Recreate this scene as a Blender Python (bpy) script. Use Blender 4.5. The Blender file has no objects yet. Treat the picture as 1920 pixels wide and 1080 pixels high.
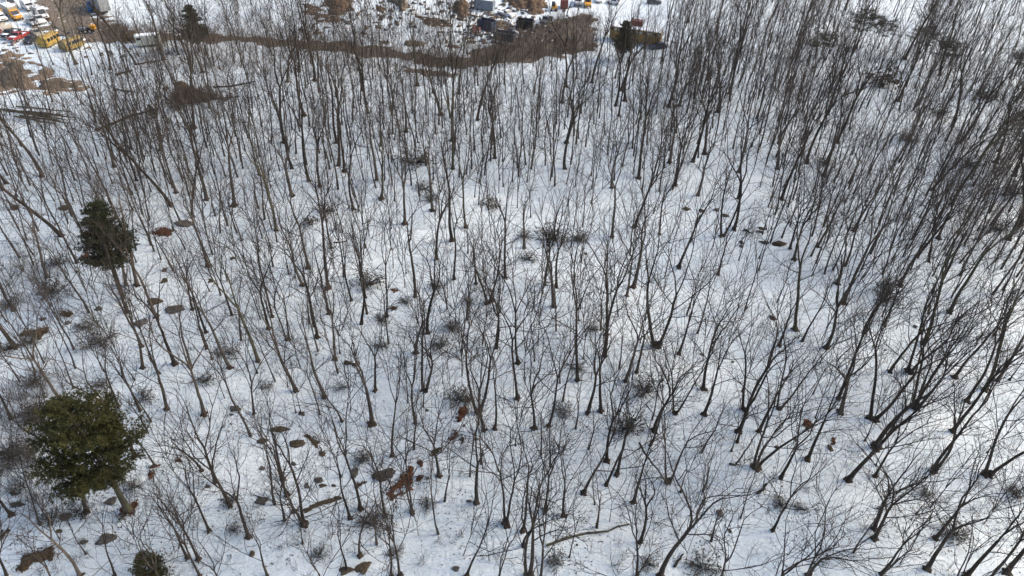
import bpy, math, random
import numpy as np
from mathutils import Matrix, Vector, noise as mnoise

# ------------------------------------------------------------------ camera, sky, sun, exposure
S = bpy.context.scene
CAM_H, PITCH, ROLL, FPX = 56.0, 38.0, 2.2, 1280.0      # metres, degrees, degrees, focal length in pixels of a 1920 wide picture
cam_d = bpy.data.cameras.new('camera')
cam_d.sensor_width = 36.0; cam_d.lens = 36.0 * FPX / 1920.0
cam_d.clip_start = 0.5; cam_d.clip_end = 4000
cam = bpy.data.objects.new('camera', cam_d); S.collection.objects.link(cam)
CM = Matrix.Rotation(math.radians(90 - PITCH), 4, 'X') @ Matrix.Rotation(math.radians(ROLL), 4, 'Z')
CM.translation = Vector((0, 0, CAM_H))
cam.matrix_world = CM
S.camera = cam

SUN_EL, SUN_AZ = math.radians(34), math.radians(78)    # azimuth clockwise from +Y: the light comes from the right
w = bpy.data.worlds.new('World'); S.world = w; w.use_nodes = True
nt = w.node_tree; nt.nodes.clear()
sky = nt.nodes.new('ShaderNodeTexSky'); sky.sky_type = 'NISHITA'; sky.sun_disc = False
sky.sun_elevation = SUN_EL; sky.sun_rotation = SUN_AZ
sky.air_density = 1.0; sky.dust_density = 4.5; sky.ozone_density = 1.0
bg = nt.nodes.new('ShaderNodeBackground'); bg.inputs[1].default_value = 0.15
wo = nt.nodes.new('ShaderNodeOutputWorld')
nt.links.new(sky.outputs[0], bg.inputs[0]); nt.links.new(bg.outputs[0], wo.inputs[0])
sun_d = bpy.data.lights.new('sun', 'SUN'); sun_d.energy = 0.5; sun_d.angle = math.radians(11); sun_d.color = (1.0, 0.96, 0.90)
sun = bpy.data.objects.new('sun', sun_d); S.collection.objects.link(sun)
sdir = Vector((math.sin(SUN_AZ) * math.cos(SUN_EL), math.cos(SUN_AZ) * math.cos(SUN_EL), math.sin(SUN_EL)))
sun.rotation_euler = sdir.to_track_quat('Z', 'Y').to_euler(); sun.location = (60, 60, 120)
S.view_settings.view_transform = 'Standard'; S.view_settings.look = 'None'
S.view_settings.gamma = 1.0; S.view_settings.exposure = 1.15
S.render.engine = 'CYCLES'
S.cycles.max_bounces = 5; S.cycles.diffuse_bounces = 2; S.cycles.adaptive_threshold = 0.02; S.cycles.glossy_bounces = 2
S.cycles.use_denoising = True

rng = np.random.default_rng(7)
random.seed(7)
COL = S.collection
PI = math.pi

# ------------------------------------------------------------------ terrain height, pixel <-> ground
def hgt(x, y):
    x = np.asarray(x, float); y = np.asarray(y, float)
    h = 0.34 * np.sin(x * 0.11 + 0.7) * np.cos(y * 0.09 + 0.3) + 0.22 * np.sin(x * 0.23 + y * 0.17 + 1.1) \
        + 0.13 * np.sin(x * 0.41 - y * 0.37 + 2.0) + 0.10 * np.sin(y * 0.52 + x * 0.19)
    f = np.clip((150 - y) / 60.0, 0.15, 1.0)
    return h * f
def hs(x, y):                                           # the same for one point
    f = min(1.0, max(0.15, (150 - y) / 60.0)); si = math.sin
    return f * (0.34 * si(x * 0.11 + 0.7) * math.cos(y * 0.09 + 0.3) + 0.22 * si(x * 0.23 + y * 0.17 + 1.1) + 0.13 * si(x * 0.41 - y * 0.37 + 2.0) + 0.10 * si(y * 0.52 + x * 0.19))
RM = CM.to_3x3()
def ray(u, v):
    d = RM @ Vector(((u - 960) / FPX, -(v - 540) / FPX, -1.0))
    return d.normalized()
def at(u, v):
    """ground point seen at pixel (u, v) of the 1920x1080 photograph"""
    d = ray(u, v); z = 0.0
    for _ in range(5):
        t = (z - CAM_H) / d.z
        x, y = d.x * t, d.y * t
        z = hs(x, y)
    return Vector((x, y, z))
def px(p):
    q = RM.transposed() @ (Vector(p) - Vector((0, 0, CAM_H)))
    return (960 + FPX * q.x / -q.z, 540 - FPX * q.y / -q.z, -q.z)
def mpp(p):                                             # metres per photograph pixel at a point
    return px(p)[2] / FPX
def height_to(base, v):
    """height above base whose image lies at row v"""
    lo, hi = 0.0, 40.0
    for _ in range(40):
        m = (lo + hi) / 2
        if px(base + Vector((0, 0, m)))[1] > v: lo = m
        else: hi = m
    return lo

# ------------------------------------------------------------------ materials
MATS = {}
def nodes(name):
    m = bpy.data.materials.new(name); m.use_nodes = True
    t = m.node_tree; b = t.nodes['Principled BSDF']
    MATS[name] = m
    return m, t, b
def ramp_mat(name, stops, scale=6.0, rough=0.9, detail=5.0, bump=0.0, bscale=None, var=0.0, spec=0.2, coord='Object', stretch=None, metal=0.0):
    """colour from noise over a ramp; var varies the brightness from object to object"""
    m, t, b = nodes(name)
    tc = t.nodes.new('ShaderNodeTexCoord'); mp = t.nodes.new('ShaderNodeMapping')
    if stretch: mp.inputs['Scale'].default_value = stretch
    t.links.new(tc.outputs[coord], mp.inputs[0])
    n = t.nodes.new('ShaderNodeTexNoise'); n.inputs['Scale'].default_value = scale; n.inputs['Detail'].default_value = detail
    n.inputs['Roughness'].default_value = 0.62
    t.links.new(mp.outputs[0], n.inputs['Vector'])
    r = t.nodes.new('ShaderNodeValToRGB')
    while len(r.color_ramp.elements) < len(stops): r.color_ramp.elements.new(0.5)
    for e, (p, c) in zip(r.color_ramp.elements, stops):
        e.position = p; e.color = (*c, 1)
    t.links.new(n.outputs[0], r.inputs[0])
    out = r.outputs[0]
    if var:
        oi = t.nodes.new('ShaderNodeObjectInfo'); mr = t.nodes.new('ShaderNodeMapRange')
        mr.inputs['To Min'].default_value = 1 - var; mr.inputs['To Max'].default_value = 1 + var
        t.links.new(oi.outputs['Random'], mr.inputs['Value'])
        mx = t.nodes.new('ShaderNodeVectorMath'); mx.operation = 'SCALE'
        t.links.new(out, mx.inputs[0]); t.links.new(mr.outputs[0], mx.inputs['Scale'])
        out = mx.outputs[0]
    t.links.new(out, b.inputs['Base Color'])
    b.inputs['Roughness'].default_value = rough; b.inputs['Specular IOR Level'].default_value = spec; b.inputs['Metallic'].default_value = metal
    if bump:
        n2 = t.nodes.new('ShaderNodeTexNoise'); n2.inputs['Scale'].default_value = bscale or scale * 3; n2.inputs['Detail'].default_value = 4
        t.links.new(mp.outputs[0], n2.inputs['Vector'])
        bp = t.nodes.new('ShaderNodeBump'); bp.inputs['Strength'].default_value = 1.0; bp.inputs['Distance'].default_value = bump
        t.links.new(n2.outputs[0], bp.inputs['Height']); t.links.new(bp.outputs[0], b.inputs['Normal'])
    return m

def snow_material():
    m, t, b = nodes('snow')
    tc = t.nodes.new('ShaderNodeTexCoord')
    def noise(sc, det, st=None, rough=0.6):
        n = t.nodes.new('ShaderNodeTexNoise'); n.inputs['Scale'].default_value = sc; n.inputs['Detail'].default_value = det
        n.inputs['Roughness'].default_value = rough
        src = tc.outputs['Object']
        if st:
            mp = t.nodes.new('ShaderNodeMapping'); mp.inputs['Scale'].default_value = st
            t.links.new(src, mp.inputs[0]); src = mp.outputs[0]
        t.links.new(src, n.inputs['Vector'])
        return n.outputs[0]
    def ramp(src, a, ca, c, cc):
        r = t.nodes.new('ShaderNodeValToRGB'); e = r.color_ramp.elements
        e[0].position = a; e[0].color = (*ca, 1); e[1].position = c; e[1].color = (*cc, 1)
        t.links.new(src, r.inputs[0]); return r.outputs[0]
    base = ramp(noise(0.42, 7, (0.7, 1.2, 1), 0.68), 0.36, (0.68, 0.75, 0.76), 0.60, (0.805, 0.86, 0.862))
    # bark flakes, needles and dust that litter old snow
    speck = ramp(noise(3.2, 7, rough=0.8), 0.61, (1, 1, 1), 0.74, (0.34, 0.30, 0.26))
    mask = ramp(noise(0.30, 4), 0.50, (0.0, 0.0, 0.0), 0.66, (0.85, 0.85, 0.85))
    mx = t.nodes.new('ShaderNodeMix'); mx.data_type = 'RGBA'; mx.blend_type = 'MULTIPLY'
    t.links.new(mask, mx.inputs['Factor']); t.links.new(base, mx.inputs['A']); t.links.new(speck, mx.inputs['B'])
    t.links.new(mx.outputs['Result'], b.inputs['Base Color'])
    b.inputs['Roughness'].default_value = 0.75; b.inputs['Specular IOR Level'].default_value = 0.15
    bp = t.nodes.new('ShaderNodeBump'); bp.inputs['Distance'].default_value = 0.65; bp.inputs['Strength'].default_value = 1.0
    add = t.nodes.new('ShaderNodeMath'); add.operation = 'ADD'
    ml = t.nodes.new('ShaderNodeMath'); ml.operation = 'MULTIPLY'; ml.inputs[1].default_value = 0.40
    t.links.new(noise(2.4, 5), ml.inputs[0])
    t.links.new(noise(0.8, 6, (0.30, 1.9, 1)), add.inputs[0]); t.links.new(ml.outputs[0], add.inputs[1])
    t.links.new(add.outputs[0], bp.inputs['Height']); t.links.new(bp.outputs[0], b.inputs['Normal'])
    return m
snow_material()
ramp_mat('bark', [(0.3, (0.020, 0.0165, 0.013)), (0.52, (0.047, 0.038, 0.030)), (0.72, (0.12, 0.10, 0.081))], 3.0, 0.95, bump=0.03, bscale=14, var=0.30, stretch=(1, 1, 0.25))
ramp_mat('bark_pale', [(0.3, (0.060, 0.048, 0.037)), (0.55, (0.105, 0.087, 0.069)), (0.8, (0.17, 0.145, 0.118))], 3.0, 0.95, bump=0.03, bscale=14, var=0.25, stretch=(1, 1, 0.25))
ramp_mat('bark_moss', [(0.3, (0.050, 0.046, 0.034)), (0.55, (0.085, 0.080, 0.050)), (0.8, (0.12, 0.115, 0.06))], 2.0, 0.95, bump=0.03, bscale=14, var=0.25, stretch=(1, 1, 0.3))
ramp_mat('twig', [(0.3, (0.020, 0.0165, 0.014)), (0.7, (0.048, 0.039, 0.032))], 2.0, 0.95, var=0.25)
ramp_mat('twig_pale', [(0.3, (0.044, 0.037, 0.031)), (0.7, (0.090, 0.076, 0.063))], 2.0, 0.95, var=0.2)
ramp_mat('twig_brown', [(0.3, (0.075, 0.057, 0.044)), (0.7, (0.16, 0.124, 0.095))], 2.0, 0.95, var=0.2)
ramp_mat('root', [(0.3, (0.030, 0.022, 0.016)), (0.6, (0.070, 0.050, 0.034)), (0.85, (0.13, 0.085, 0.05))], 6.0, 0.95, bump=0.04, var=0.3)
ramp_mat('needles', [(0.25, (0.015, 0.018, 0.007)), (0.5, (0.038, 0.040, 0.013)), (0.75, (0.080, 0.072, 0.021))], 0.9, 0.7, var=0.1)
ramp_mat('needles_dark', [(0.25, (0.022, 0.023, 0.013)), (0.55, (0.050, 0.048, 0.025)), (0.8, (0.095, 0.085, 0.045))], 1.2, 0.7, var=0.2)
ramp_mat('needles_fir', [(0.25, (0.012, 0.017, 0.008)), (0.55, (0.030, 0.038, 0.016)), (0.8, (0.058, 0.066, 0.026))], 1.2, 0.7)
ramp_mat('laurel', [(0.25, (0.045, 0.046, 0.033)), (0.55, (0.095, 0.092, 0.066)), (0.8, (0.16, 0.145, 0.105))], 3.0, 0.6, var=0.25, spec=0.4)
ramp_mat('laurel_brown', [(0.25, (0.045, 0.034, 0.022)), (0.55, (0.095, 0.070, 0.044)), (0.8, (0.16, 0.115, 0.07))], 3.0, 0.7, var=0.2)
ramp_mat('leaf_rust', [(0.25, (0.050, 0.022, 0.011)), (0.5, (0.120, 0.050, 0.024)), (0.75, (0.21, 0.098, 0.050))], 5.0, 0.95, bump=0.05, bscale=22, var=0.15)
ramp_mat('leaf_tan', [(0.25, (0.040, 0.028, 0.017)), (0.5, (0.085, 0.060, 0.036)), (0.75, (0.16, 0.118, 0.074))], 5.0, 0.95, bump=0.05, bscale=22, var=0.15)
ramp_mat('stone', [(0.25, (0.042, 0.038, 0.033)), (0.5, (0.090, 0.082, 0.070)), (0.78, (0.19, 0.175, 0.15))], 2.2, 0.95, bump=0.05, bscale=9, var=0.25)
ramp_mat('stone_moss', [(0.25, (0.034, 0.026, 0.017)), (0.5, (0.075, 0.058, 0.038)), (0.78, (0.15, 0.12, 0.082))], 2.2, 0.95, bump=0.05, bscale=9, var=0.2)
ramp_mat('dirt', [(0.25, (0.085, 0.068, 0.052)), (0.5, (0.155, 0.124, 0.094)), (0.78, (0.27, 0.225, 0.18))], 1.3, 0.95, detail=8, bump=0.08, bscale=3)
ramp_mat('dirt_red', [(0.25, (0.055, 0.036, 0.024)), (0.5, (0.115, 0.077, 0.050)), (0.78, (0.21, 0.155, 0.108))], 0.9, 0.95, detail=8, bump=0.10, bscale=3)
ramp_mat('dirt_grey', [(0.25, (0.075, 0.058, 0.041)), (0.5, (0.13, 0.103, 0.073)), (0.78, (0.21, 0.172, 0.128))], 1.2, 0.95, detail=8, bump=0.10, bscale=3)
ramp_mat('dirt_tan', [(0.25, (0.12, 0.086, 0.056)), (0.5, (0.21, 0.155, 0.104)), (0.78, (0.32, 0.25, 0.18))], 0.9, 0.95, detail=8, bump=0.10, bscale=3)
def paint(name, c, rough=0.45, wear=0.35, metal=0.0):
    d = tuple(x * (1 - wear) + 0.05 * wear for x in c)
    return ramp_mat(name, [(0.32, d), (0.55, c), (0.8, tuple(min(1, x * 1.06) for x in c))], 1.6, rough, detail=7, spec=0.4, metal=metal)
paint('paint_white', (0.72, 0.72, 0.70), wear=0.2); paint('paint_silver', (0.38, 0.39, 0.39)); paint('paint_red', (0.30, 0.035, 0.032))
paint('paint_black', (0.022, 0.023, 0.027)); paint('paint_yellow', (0.40, 0.265, 0.055), wear=0.75); paint('paint_orange', (0.68, 0.32, 0.03))
paint('paint_olive_yellow', (0.27, 0.19, 0.06), wear=0.6); paint('paint_blue', (0.035, 0.16, 0.36)); paint('paint_navy', (0.035, 0.05, 0.085))
paint('paint_grey', (0.30, 0.31, 0.31)); paint('paint_slate', (0.085, 0.09, 0.10)); paint('paint_bluegrey', (0.22, 0.26, 0.31))
paint('paint_rust', (0.19, 0.060, 0.040), wear=0.5); paint('paint_tan', (0.36, 0.32, 0.24)); paint('paint_palegreen', (0.50, 0.54, 0.48), wear=0.25)
paint('paint_ochre', (0.33, 0.19, 0.045), wear=0.5)
ramp_mat('tyre', [(0.3, (0.012, 0.012, 0.012)), (0.7, (0.03, 0.03, 0.03))], 4.0, 0.9)
ramp_mat('glass_dark', [(0.3, (0.015, 0.018, 0.022)), (0.7, (0.03, 0.035, 0.04))], 1.0, 0.08, spec=0.6)
ramp_mat('lamp_glass', [(0.3, (0.6, 0.6, 0.55)), (0.7, (0.75, 0.75, 0.7))], 4.0, 0.15, spec=0.6)
ramp_mat('snow_cap', [(0.3, (0.74, 0.77, 0.81)), (0.7, (0.86, 0.87, 0.89))], 1.0, 0.8, bump=0.05)

# ------------------------------------------------------------------ mesh helpers
def mesh_np(name, V, F, mat, smooth=False):
    """V (n,3); F list of index arrays, each (m,k)"""
    me = bpy.data.meshes.new(name)
    V = np.ascontiguousarray(V, np.float32)
    F = [np.asarray(f, np.int32) for f in F if len(f)]
    loops = np.concatenate([f.ravel() for f in F]).astype(np.int32)
    tot = np.concatenate([np.full(len(f), f.shape[1], np.int32) for f in F])
    start = np.concatenate([[0], np.cumsum(tot)[:-1]]).astype(np.int32)
    me.vertices.add(len(V)); me.vertices.foreach_set('co', V.ravel())
    me.loops.add(len(loops)); me.loops.foreach_set('vertex_index', loops)
    me.polygons.add(len(tot)); me.polygons.foreach_set('loop_start', start); me.polygons.foreach_set('loop_total', tot)
    if smooth: me.polygons.foreach_set('use_smooth', np.ones(len(tot), bool))
    me.update(calc_edges=True)
    me.materials.append(MATS[mat] if isinstance(mat, str) else mat)
    return me
def link(name, me, parent=None, loc=None):
    o = bpy.data.objects.new(name, me); COL.objects.link(o)
    if parent is not None: o.parent = parent
    if loc is not None: o.location = loc
    return o
REG = []                                                # every top-level thing, for the labels
def thing(name, loc, cat, label=None, group=None, rot=0.0, scale=1.0, me=None, uv=None, noun=None):
    o = bpy.data.objects.new(name, me); COL.objects.link(o)
    o.location = loc
    o.rotation_euler = rot if isinstance(rot, (tuple, list)) else (0, 0, rot)
    if scale != 1.0: o.scale = (scale,) * 3 if isinstance(scale, (int, float)) else scale
    o['category'] = cat
    if label: o['label'] = label
    if group: o['group'] = group
    if uv is None:
        q = px(o.location); uv = (q[0], q[1])
    REG.append(dict(o=o, cat=cat, uv=uv, noun=noun, label=label))
    return o
def structure(name, me, loc=None):
    o = link(name, me, None, loc); o['kind'] = 'structure'; return o
def stuff(name, me, label, cat, parent=None):
    o = link(name, me, parent); o['kind'] = 'stuff'
    if parent is None: o['label'] = label; o['category'] = cat
    return o

class Tubes:
    """collects tapered tubes into one vertex/face list"""
    def __init__(self): self.V = []; self.F3 = []; self.F4 = []; self.n = 0
    def add(self, P, R, k, tip=True):
        P = np.asarray(P, float); R = np.asarray(R, float); n = len(P)
        T = np.gradient(P, axis=0); T /= np.linalg.norm(T, axis=1)[:, None] + 1e-9
        a = np.array([1.0, 0, 0]) if abs(T[0, 0]) < 0.8 else np.array([0, 1.0, 0])
        B = np.cross(T, a); B /= np.linalg.norm(B, axis=1)[:, None] + 1e-9
        N = np.cross(B, T)
        th = np.arange(k) * (2 * PI / k)
        ring = np.cos(th)[None, :, None] * N[:, None, :] + np.sin(th)[None, :, None] * B[:, None, :]
        V = (P[:, None, :] + ring * R[:, None, None]).reshape(-1, 3)
        i = np.arange(n - 1)[:, None] * k; j = np.arange(k)[None, :]; j2 = (j + 1) % k
        F = np.stack([i + j, i + j2, i + k + j2, i + k + j], -1).reshape(-1, 4) + self.n
        self.V.append(V); self.F4.append(F); self.n += n * k
        if tip and k > 3:
            self.F4.append(np.array([[self.n - k + q for q in range(4)]])) if k == 4 else self.F3.append(
                np.array([[self.n - k, self.n - k + q, self.n - k + q + 1] for q in range(1, k - 1)]))
    def batch(self, P, R):
        """many three-sided tubes with the same number of points: P (m,n,3), R (n,)"""
        P = np.asarray(P, float); m, n = P.shape[:2]
        T = np.gradient(P, axis=1); T /= np.linalg.norm(T, axis=2)[..., None] + 1e-9
        B = np.cross(T, np.array([.6, .8, .05])); B /= np.linalg.norm(B, axis=2)[..., None] + 1e-9
        N = np.cross(B, T); th = np.arange(3) * (2 * PI / 3)
        ring = np.cos(th)[:, None] * N[:, :, None, :] + np.sin(th)[:, None] * B[:, :, None, :]
        V = P[:, :, None, :] + ring * np.asarray(R, float)[None, :, None, None]
        base = (np.arange(m) * n * 3)[:, None, None]; i = (np.arange(n - 1) * 3)[None, :, None]; j = np.arange(3)[None, None, :]; j2 = (j + 1) % 3
        F = np.stack([base + i + j, base + i + j2, base + i + 3 + j2, base + i + 3 + j], -1).reshape(-1, 4)
        self.raw(V.reshape(-1, 3), F)
    def raw(self, V, F):
        F = np.asarray(F) + self.n; self.V.append(np.asarray(V, float)); self.n += len(V)
        (self.F3 if F.shape[1] == 3 else self.F4).append(F)
    def arrays(self):
        V = np.concatenate(self.V); F = []
        if self.F4: F.append(np.concatenate(self.F4))
        if self.F3: F.append(np.concatenate(self.F3))
        return V, F
    def mesh(self, name, mat, smooth=True):
        V, F = self.arrays(); return mesh_np(name, V, F, mat, smooth)

# ------------------------------------------------------------------ polygons in ground space
def inside(poly, X, Y):
    c = np.zeros(X.shape, bool); n = len(poly)
    for i in range(n):
        x0, y0 = poly[i]; x1, y1 = poly[i - 1]
        if y0 == y1: continue
        c ^= ((y0 > Y) != (y1 > Y)) & (X < (x1 - x0) * (Y - y0) / (y1 - y0) + x0)
    return c
def vnoise(X, Y, s, seed=0):
    """cheap smooth pseudo noise in -1..1"""
    a = np.sin(X * s * 1.0 + seed * 1.7 + 1.3 * np.sin(Y * s * 0.7 + seed)) + np.sin(Y * s * 1.13 + seed * 2.3 + 1.1 * np.sin(X * s * 0.83 + 2 * seed)) \
        + 0.6 * np.sin((X + Y) * s * 1.9 + seed * 0.7) + 0.6 * np.sin((X - Y) * s * 2.3 + seed * 3.1)
    return a / 3.2
def patch(name, poly, cell, mat, h=0.04, dome=0.0, rough=0.0, edge=0.6, seed=0, holes=(), origin=None, rs=1.6):
    """a sheet of earth or leaves with a ragged edge laid on the snow; returns mesh (local to origin) and origin"""
    P = np.array(poly, float); dm = float((P.max(0) - P.min(0)).min()); edge = min(edge, dm * .16); cell = min(cell, dm / 7)
    x0, y0 = P.min(0) - cell * 3; x1, y1 = P.max(0) + cell * 3
    nx, ny = int((x1 - x0) / cell) + 2, int((y1 - y0) / cell) + 2
    X, Y = np.meshgrid(x0 + np.arange(nx) * cell, y0 + np.arange(ny) * cell, indexing='ij')
    r = np.random.default_rng(seed + 11)
    X = X + r.uniform(-.3, .3, X.shape) * cell; Y = Y + r.uniform(-.3, .3, Y.shape) * cell
    wx = X + vnoise(X, Y, 1.1 / max(edge, .01), seed) * edge + vnoise(X, Y, 3.0 / max(edge, .01), seed + 5) * edge * .4
    wy = Y + vnoise(X, Y, 1.2 / max(edge, .01), seed + 9) * edge
    I = inside(P, wx, wy)
    for hp in holes: I &= ~inside(np.array(hp), wx, wy)
    C = I[:-1, :-1] & I[1:, :-1] & I[1:, 1:] & I[:-1, 1:]
    # steps from the border, for the dome
    D = np.zeros(I.shape); cur = I.copy()
    for k in range(60):
        nb = cur.copy()
        nb[1:] &= cur[:-1]; nb[:-1] &= cur[1:]; nb[:, 1:] &= cur[:, :-1]; nb[:, :-1] &= cur[:, 1:]
        cur = nb
        if not cur.any(): break
        D += cur
    m = max(D.max(), 1)
    Z = hgt(X, Y) + np.where(D > 0, h, -0.03) + dome * np.sin(np.clip(D / m, 0, 1) * PI / 2) \
        + rough * (vnoise(X, Y, rs, seed) + .5 * vnoise(X, Y, rs * 2.7, seed + 3)) * np.clip(D / 3, 0, 1)
    idx = np.arange(nx * ny).reshape(nx, ny)
    F = np.stack([idx[:-1, :-1], idx[1:, :-1], idx[1:, 1:], idx[:-1, 1:]], -1)[C]
    used = np.unique(F); rem = np.full(nx * ny, -1); rem[used] = np.arange(len(used))
    V = np.stack([X.ravel(), Y.ravel(), Z.ravel()], -1)[used]
    if origin is None:
        c = P.mean(0); origin = Vector((c[0], c[1], float(hgt(c[0], c[1]))))
    return mesh_np(name, V - np.array(origin), [rem[F]], mat, True), origin
def ground_poly(pts): return [at(u, v)[:2] for u, v in pts]

# ------------------------------------------------------------------ the ground
def ground():
    xs = np.concatenate([np.linspace(-1500, -190, 14)[:-1], np.arange(-190, 190.1, 1.25), np.linspace(190, 1500, 14)[1:]])
    ys = np.concatenate([np.linspace(-600, 4, 8)[:-1], np.arange(4, 262, 1.25), np.linspace(262, 2500, 14)[1:]])
    X, Y = np.meshgrid(xs, ys, indexing='ij'); Z = hgt(X, Y)
    far = (np.abs(X) > 190) | (Y > 260) | (Y < 4); Z = np.where(far, Z * 0, Z)
    nx, ny = X.shape; idx = np.arange(nx * ny).reshape(nx, ny)
    F = np.stack([idx[:-1, :-1], idx[1:, :-1], idx[1:, 1:], idx[:-1, 1:]], -1).reshape(-1, 4)
    structure('snow_ground', mesh_np('snow_ground', np.stack([X, Y, Z], -1).reshape(-1, 3), [F], 'snow', True))
ground()
ROAD = [(205, 44), (250, 55), (320, 62), (400, 62), (480, 68), (560, 75), (640, 78), (700, 84), (760, 94), (830, 106), (872, 101), (896, 92), (925, 84),
        (952, 78), (990, 60), (1020, 50), (1046, 32), (1070, 30), (1092, 26), (1118, 29), (1124, 45), (1120, 66), (1126, 84), (1121, 99), (1070, 101), (1010, 114), (960, 122), (900, 126), (860, 131), (810, 127),
        (760, 117), (700, 108), (640, 98), (560, 92), (480, 83), (420, 80), (350, 79), (300, 78), (260, 80), (200, 79), (150, 79), (110, 66), (60, 56), (52, 48), (90, 44), (60, 0), (165, -12), (186, 20)]
me, o0 = patch('dirt_road', ground_poly(ROAD), 0.4, 'dirt', 0.06, 0.0, 0.07, 2.3, 3); structure('dirt_road', me, o0)
STRIP = [(742, 119), (790, 128), (862, 136), (860, 146), (800, 143), (765, 138)]
me, o0 = patch('bare_verge', ground_poly(STRIP), 0.4, 'dirt', 0.05, 0.0, 0.03, 1.2, 8); structure('bare_verge', me, o0)

# ------------------------------------------------------------------ trees: growth
def unit(v): return v / (np.linalg.norm(v) + 1e-9)
def tilt(d, ang, az):
    a = np.array([1.0, 0, 0]) if abs(d[0]) < .8 else np.array([0, 1.0, 0])
    u = unit(np.cross(d, a)); v = np.cross(d, u)
    return unit(d * math.cos(ang) + (u * math.cos(az) + v * math.sin(az)) * math.sin(ang))
UP = np.array([0, 0, 1.0])
SEG = (1.1, 0.95, 0.75, 0.6, 0.45)
SIDES = (9, 6, 4, 3, 3)
def stem(r, p, d, L, lvl, wob, up):
    n = max(2 if lvl > 2 else 3, int(round(L / SEG[lvl])))
    P = [p]
    for i in range(n):
        d = unit(d + r.normal(0, wob, 3) + UP * up)
        P.append(P[-1] + d * (L / n))
    return np.array(P), d
def grow(r, G, p, d, rad, L, lvl, top, limb, dense):
    """one stem and what grows on it; G collects (level, limb number, points, radii)"""
    wob = (0.05, 0.12, 0.16, 0.22, 0.25)[lvl]; up = (0.015, 0.06, 0.07, 0.06, 0.03)[lvl]
    P, dend = stem(r, p, d, L, lvl, wob, up)
    n = len(P); rend = rad * (0.63, 0.57, 0.54, 0.5, 0.5)[lvl]
    R = np.linspace(rad, rend, n)
    if lvl == 0:                                        # flare at the foot
        R = R * (1 + 0.45 * np.exp(-np.linspace(0, L, n) / 0.6))
    G.append((lvl, limb, P, R))
    if lvl >= top: return
    k = len(G); az0 = r.uniform(0, 2 * PI)
    nf = (3 if r.random() < .35 else 2) if lvl == 0 else 2
    for i in range(nf):                                 # the fork at the end
        a = az0 + i * 2 * PI / nf + r.normal(0, .3)
        ang = (r.uniform(.16, .36), r.uniform(.2, .42), r.uniform(.28, .5), r.uniform(.3, .6))[lvl]
        cl = L * r.uniform(.55, .8) if lvl else r.uniform(3.2, 4.9)
        grow(r, G, P[-1], tilt(dend, ang * (0.6 if i == 0 and lvl == 0 else 1), a), rend * r.uniform(.74, .92), cl, lvl + 1, top, limb if lvl else limb + 10 + i, dense)
    nl = (r.integers(1, 4), r.integers(2, 5), r.integers(1, 3), r.integers(0, 2))[lvl]
    nl = int(round(nl * dense))
    for i in range(nl):                                 # side branches
        t = r.uniform(.62, .96) if lvl == 0 else r.uniform(.25, .93)
        q = t * (n - 1); j = min(int(q), n - 2); f = q - j
        pp = P[j] * (1 - f) + P[j + 1] * f; rr = R[j] * (1 - f) + R[j + 1] * f
        dd = unit(P[j + 1] - P[j])
        ang = r.uniform(.6, 1.15) if lvl == 0 else r.uniform(.45, .95)
        cl = r.uniform(1.8, 3.4) if lvl == 0 else L * r.uniform(.35, .62) * (1.15 - .4 * t)
        cr = max(min(rr * r.uniform(.32, .52), 0.075), 0.010)
        grow(r, G, pp, tilt(dd, ang, az0 + 2.4 * i + 1.2), cr, cl, lvl + 1, top, limb if lvl else limb + 30 + i, dense)
def floor_r(R, lvl): return np.maximum(R, (0.05, 0.034, 0.020, 0.0115, 0.0072)[lvl])
def root_mesh(name, r, rads):
    """dark leafy collar where the roots leave the trunk"""
    T = Tubes()
    for (cx, cy, rad) in rads:
        k = 14; V = []; lob = r.uniform(0, 2 * PI)
        for ring, (rr, z) in enumerate(((2.9, -0.12), (2.4, 0.06), (1.75, 0.20), (1.15, 0.50))):
            for i in range(k):
                a = 2 * PI * i / k
                s = rad * rr * (1 + (.26 - .06 * ring) * math.sin(4 * a + lob) + r.uniform(-.12, .12))
                V.append((cx + s * math.cos(a), cy + s * math.sin(a), z + r.uniform(-.03, .03) * (ring > 0)))
        F = [(ring * k + i, ring * k + (i + 1) % k, (ring + 1) * k + (i + 1) % k, (ring + 1) * k + i) for ring in range(3) for i in range(k)]
        T.raw(V, F)
    return T.mesh(name, 'root')
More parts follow.
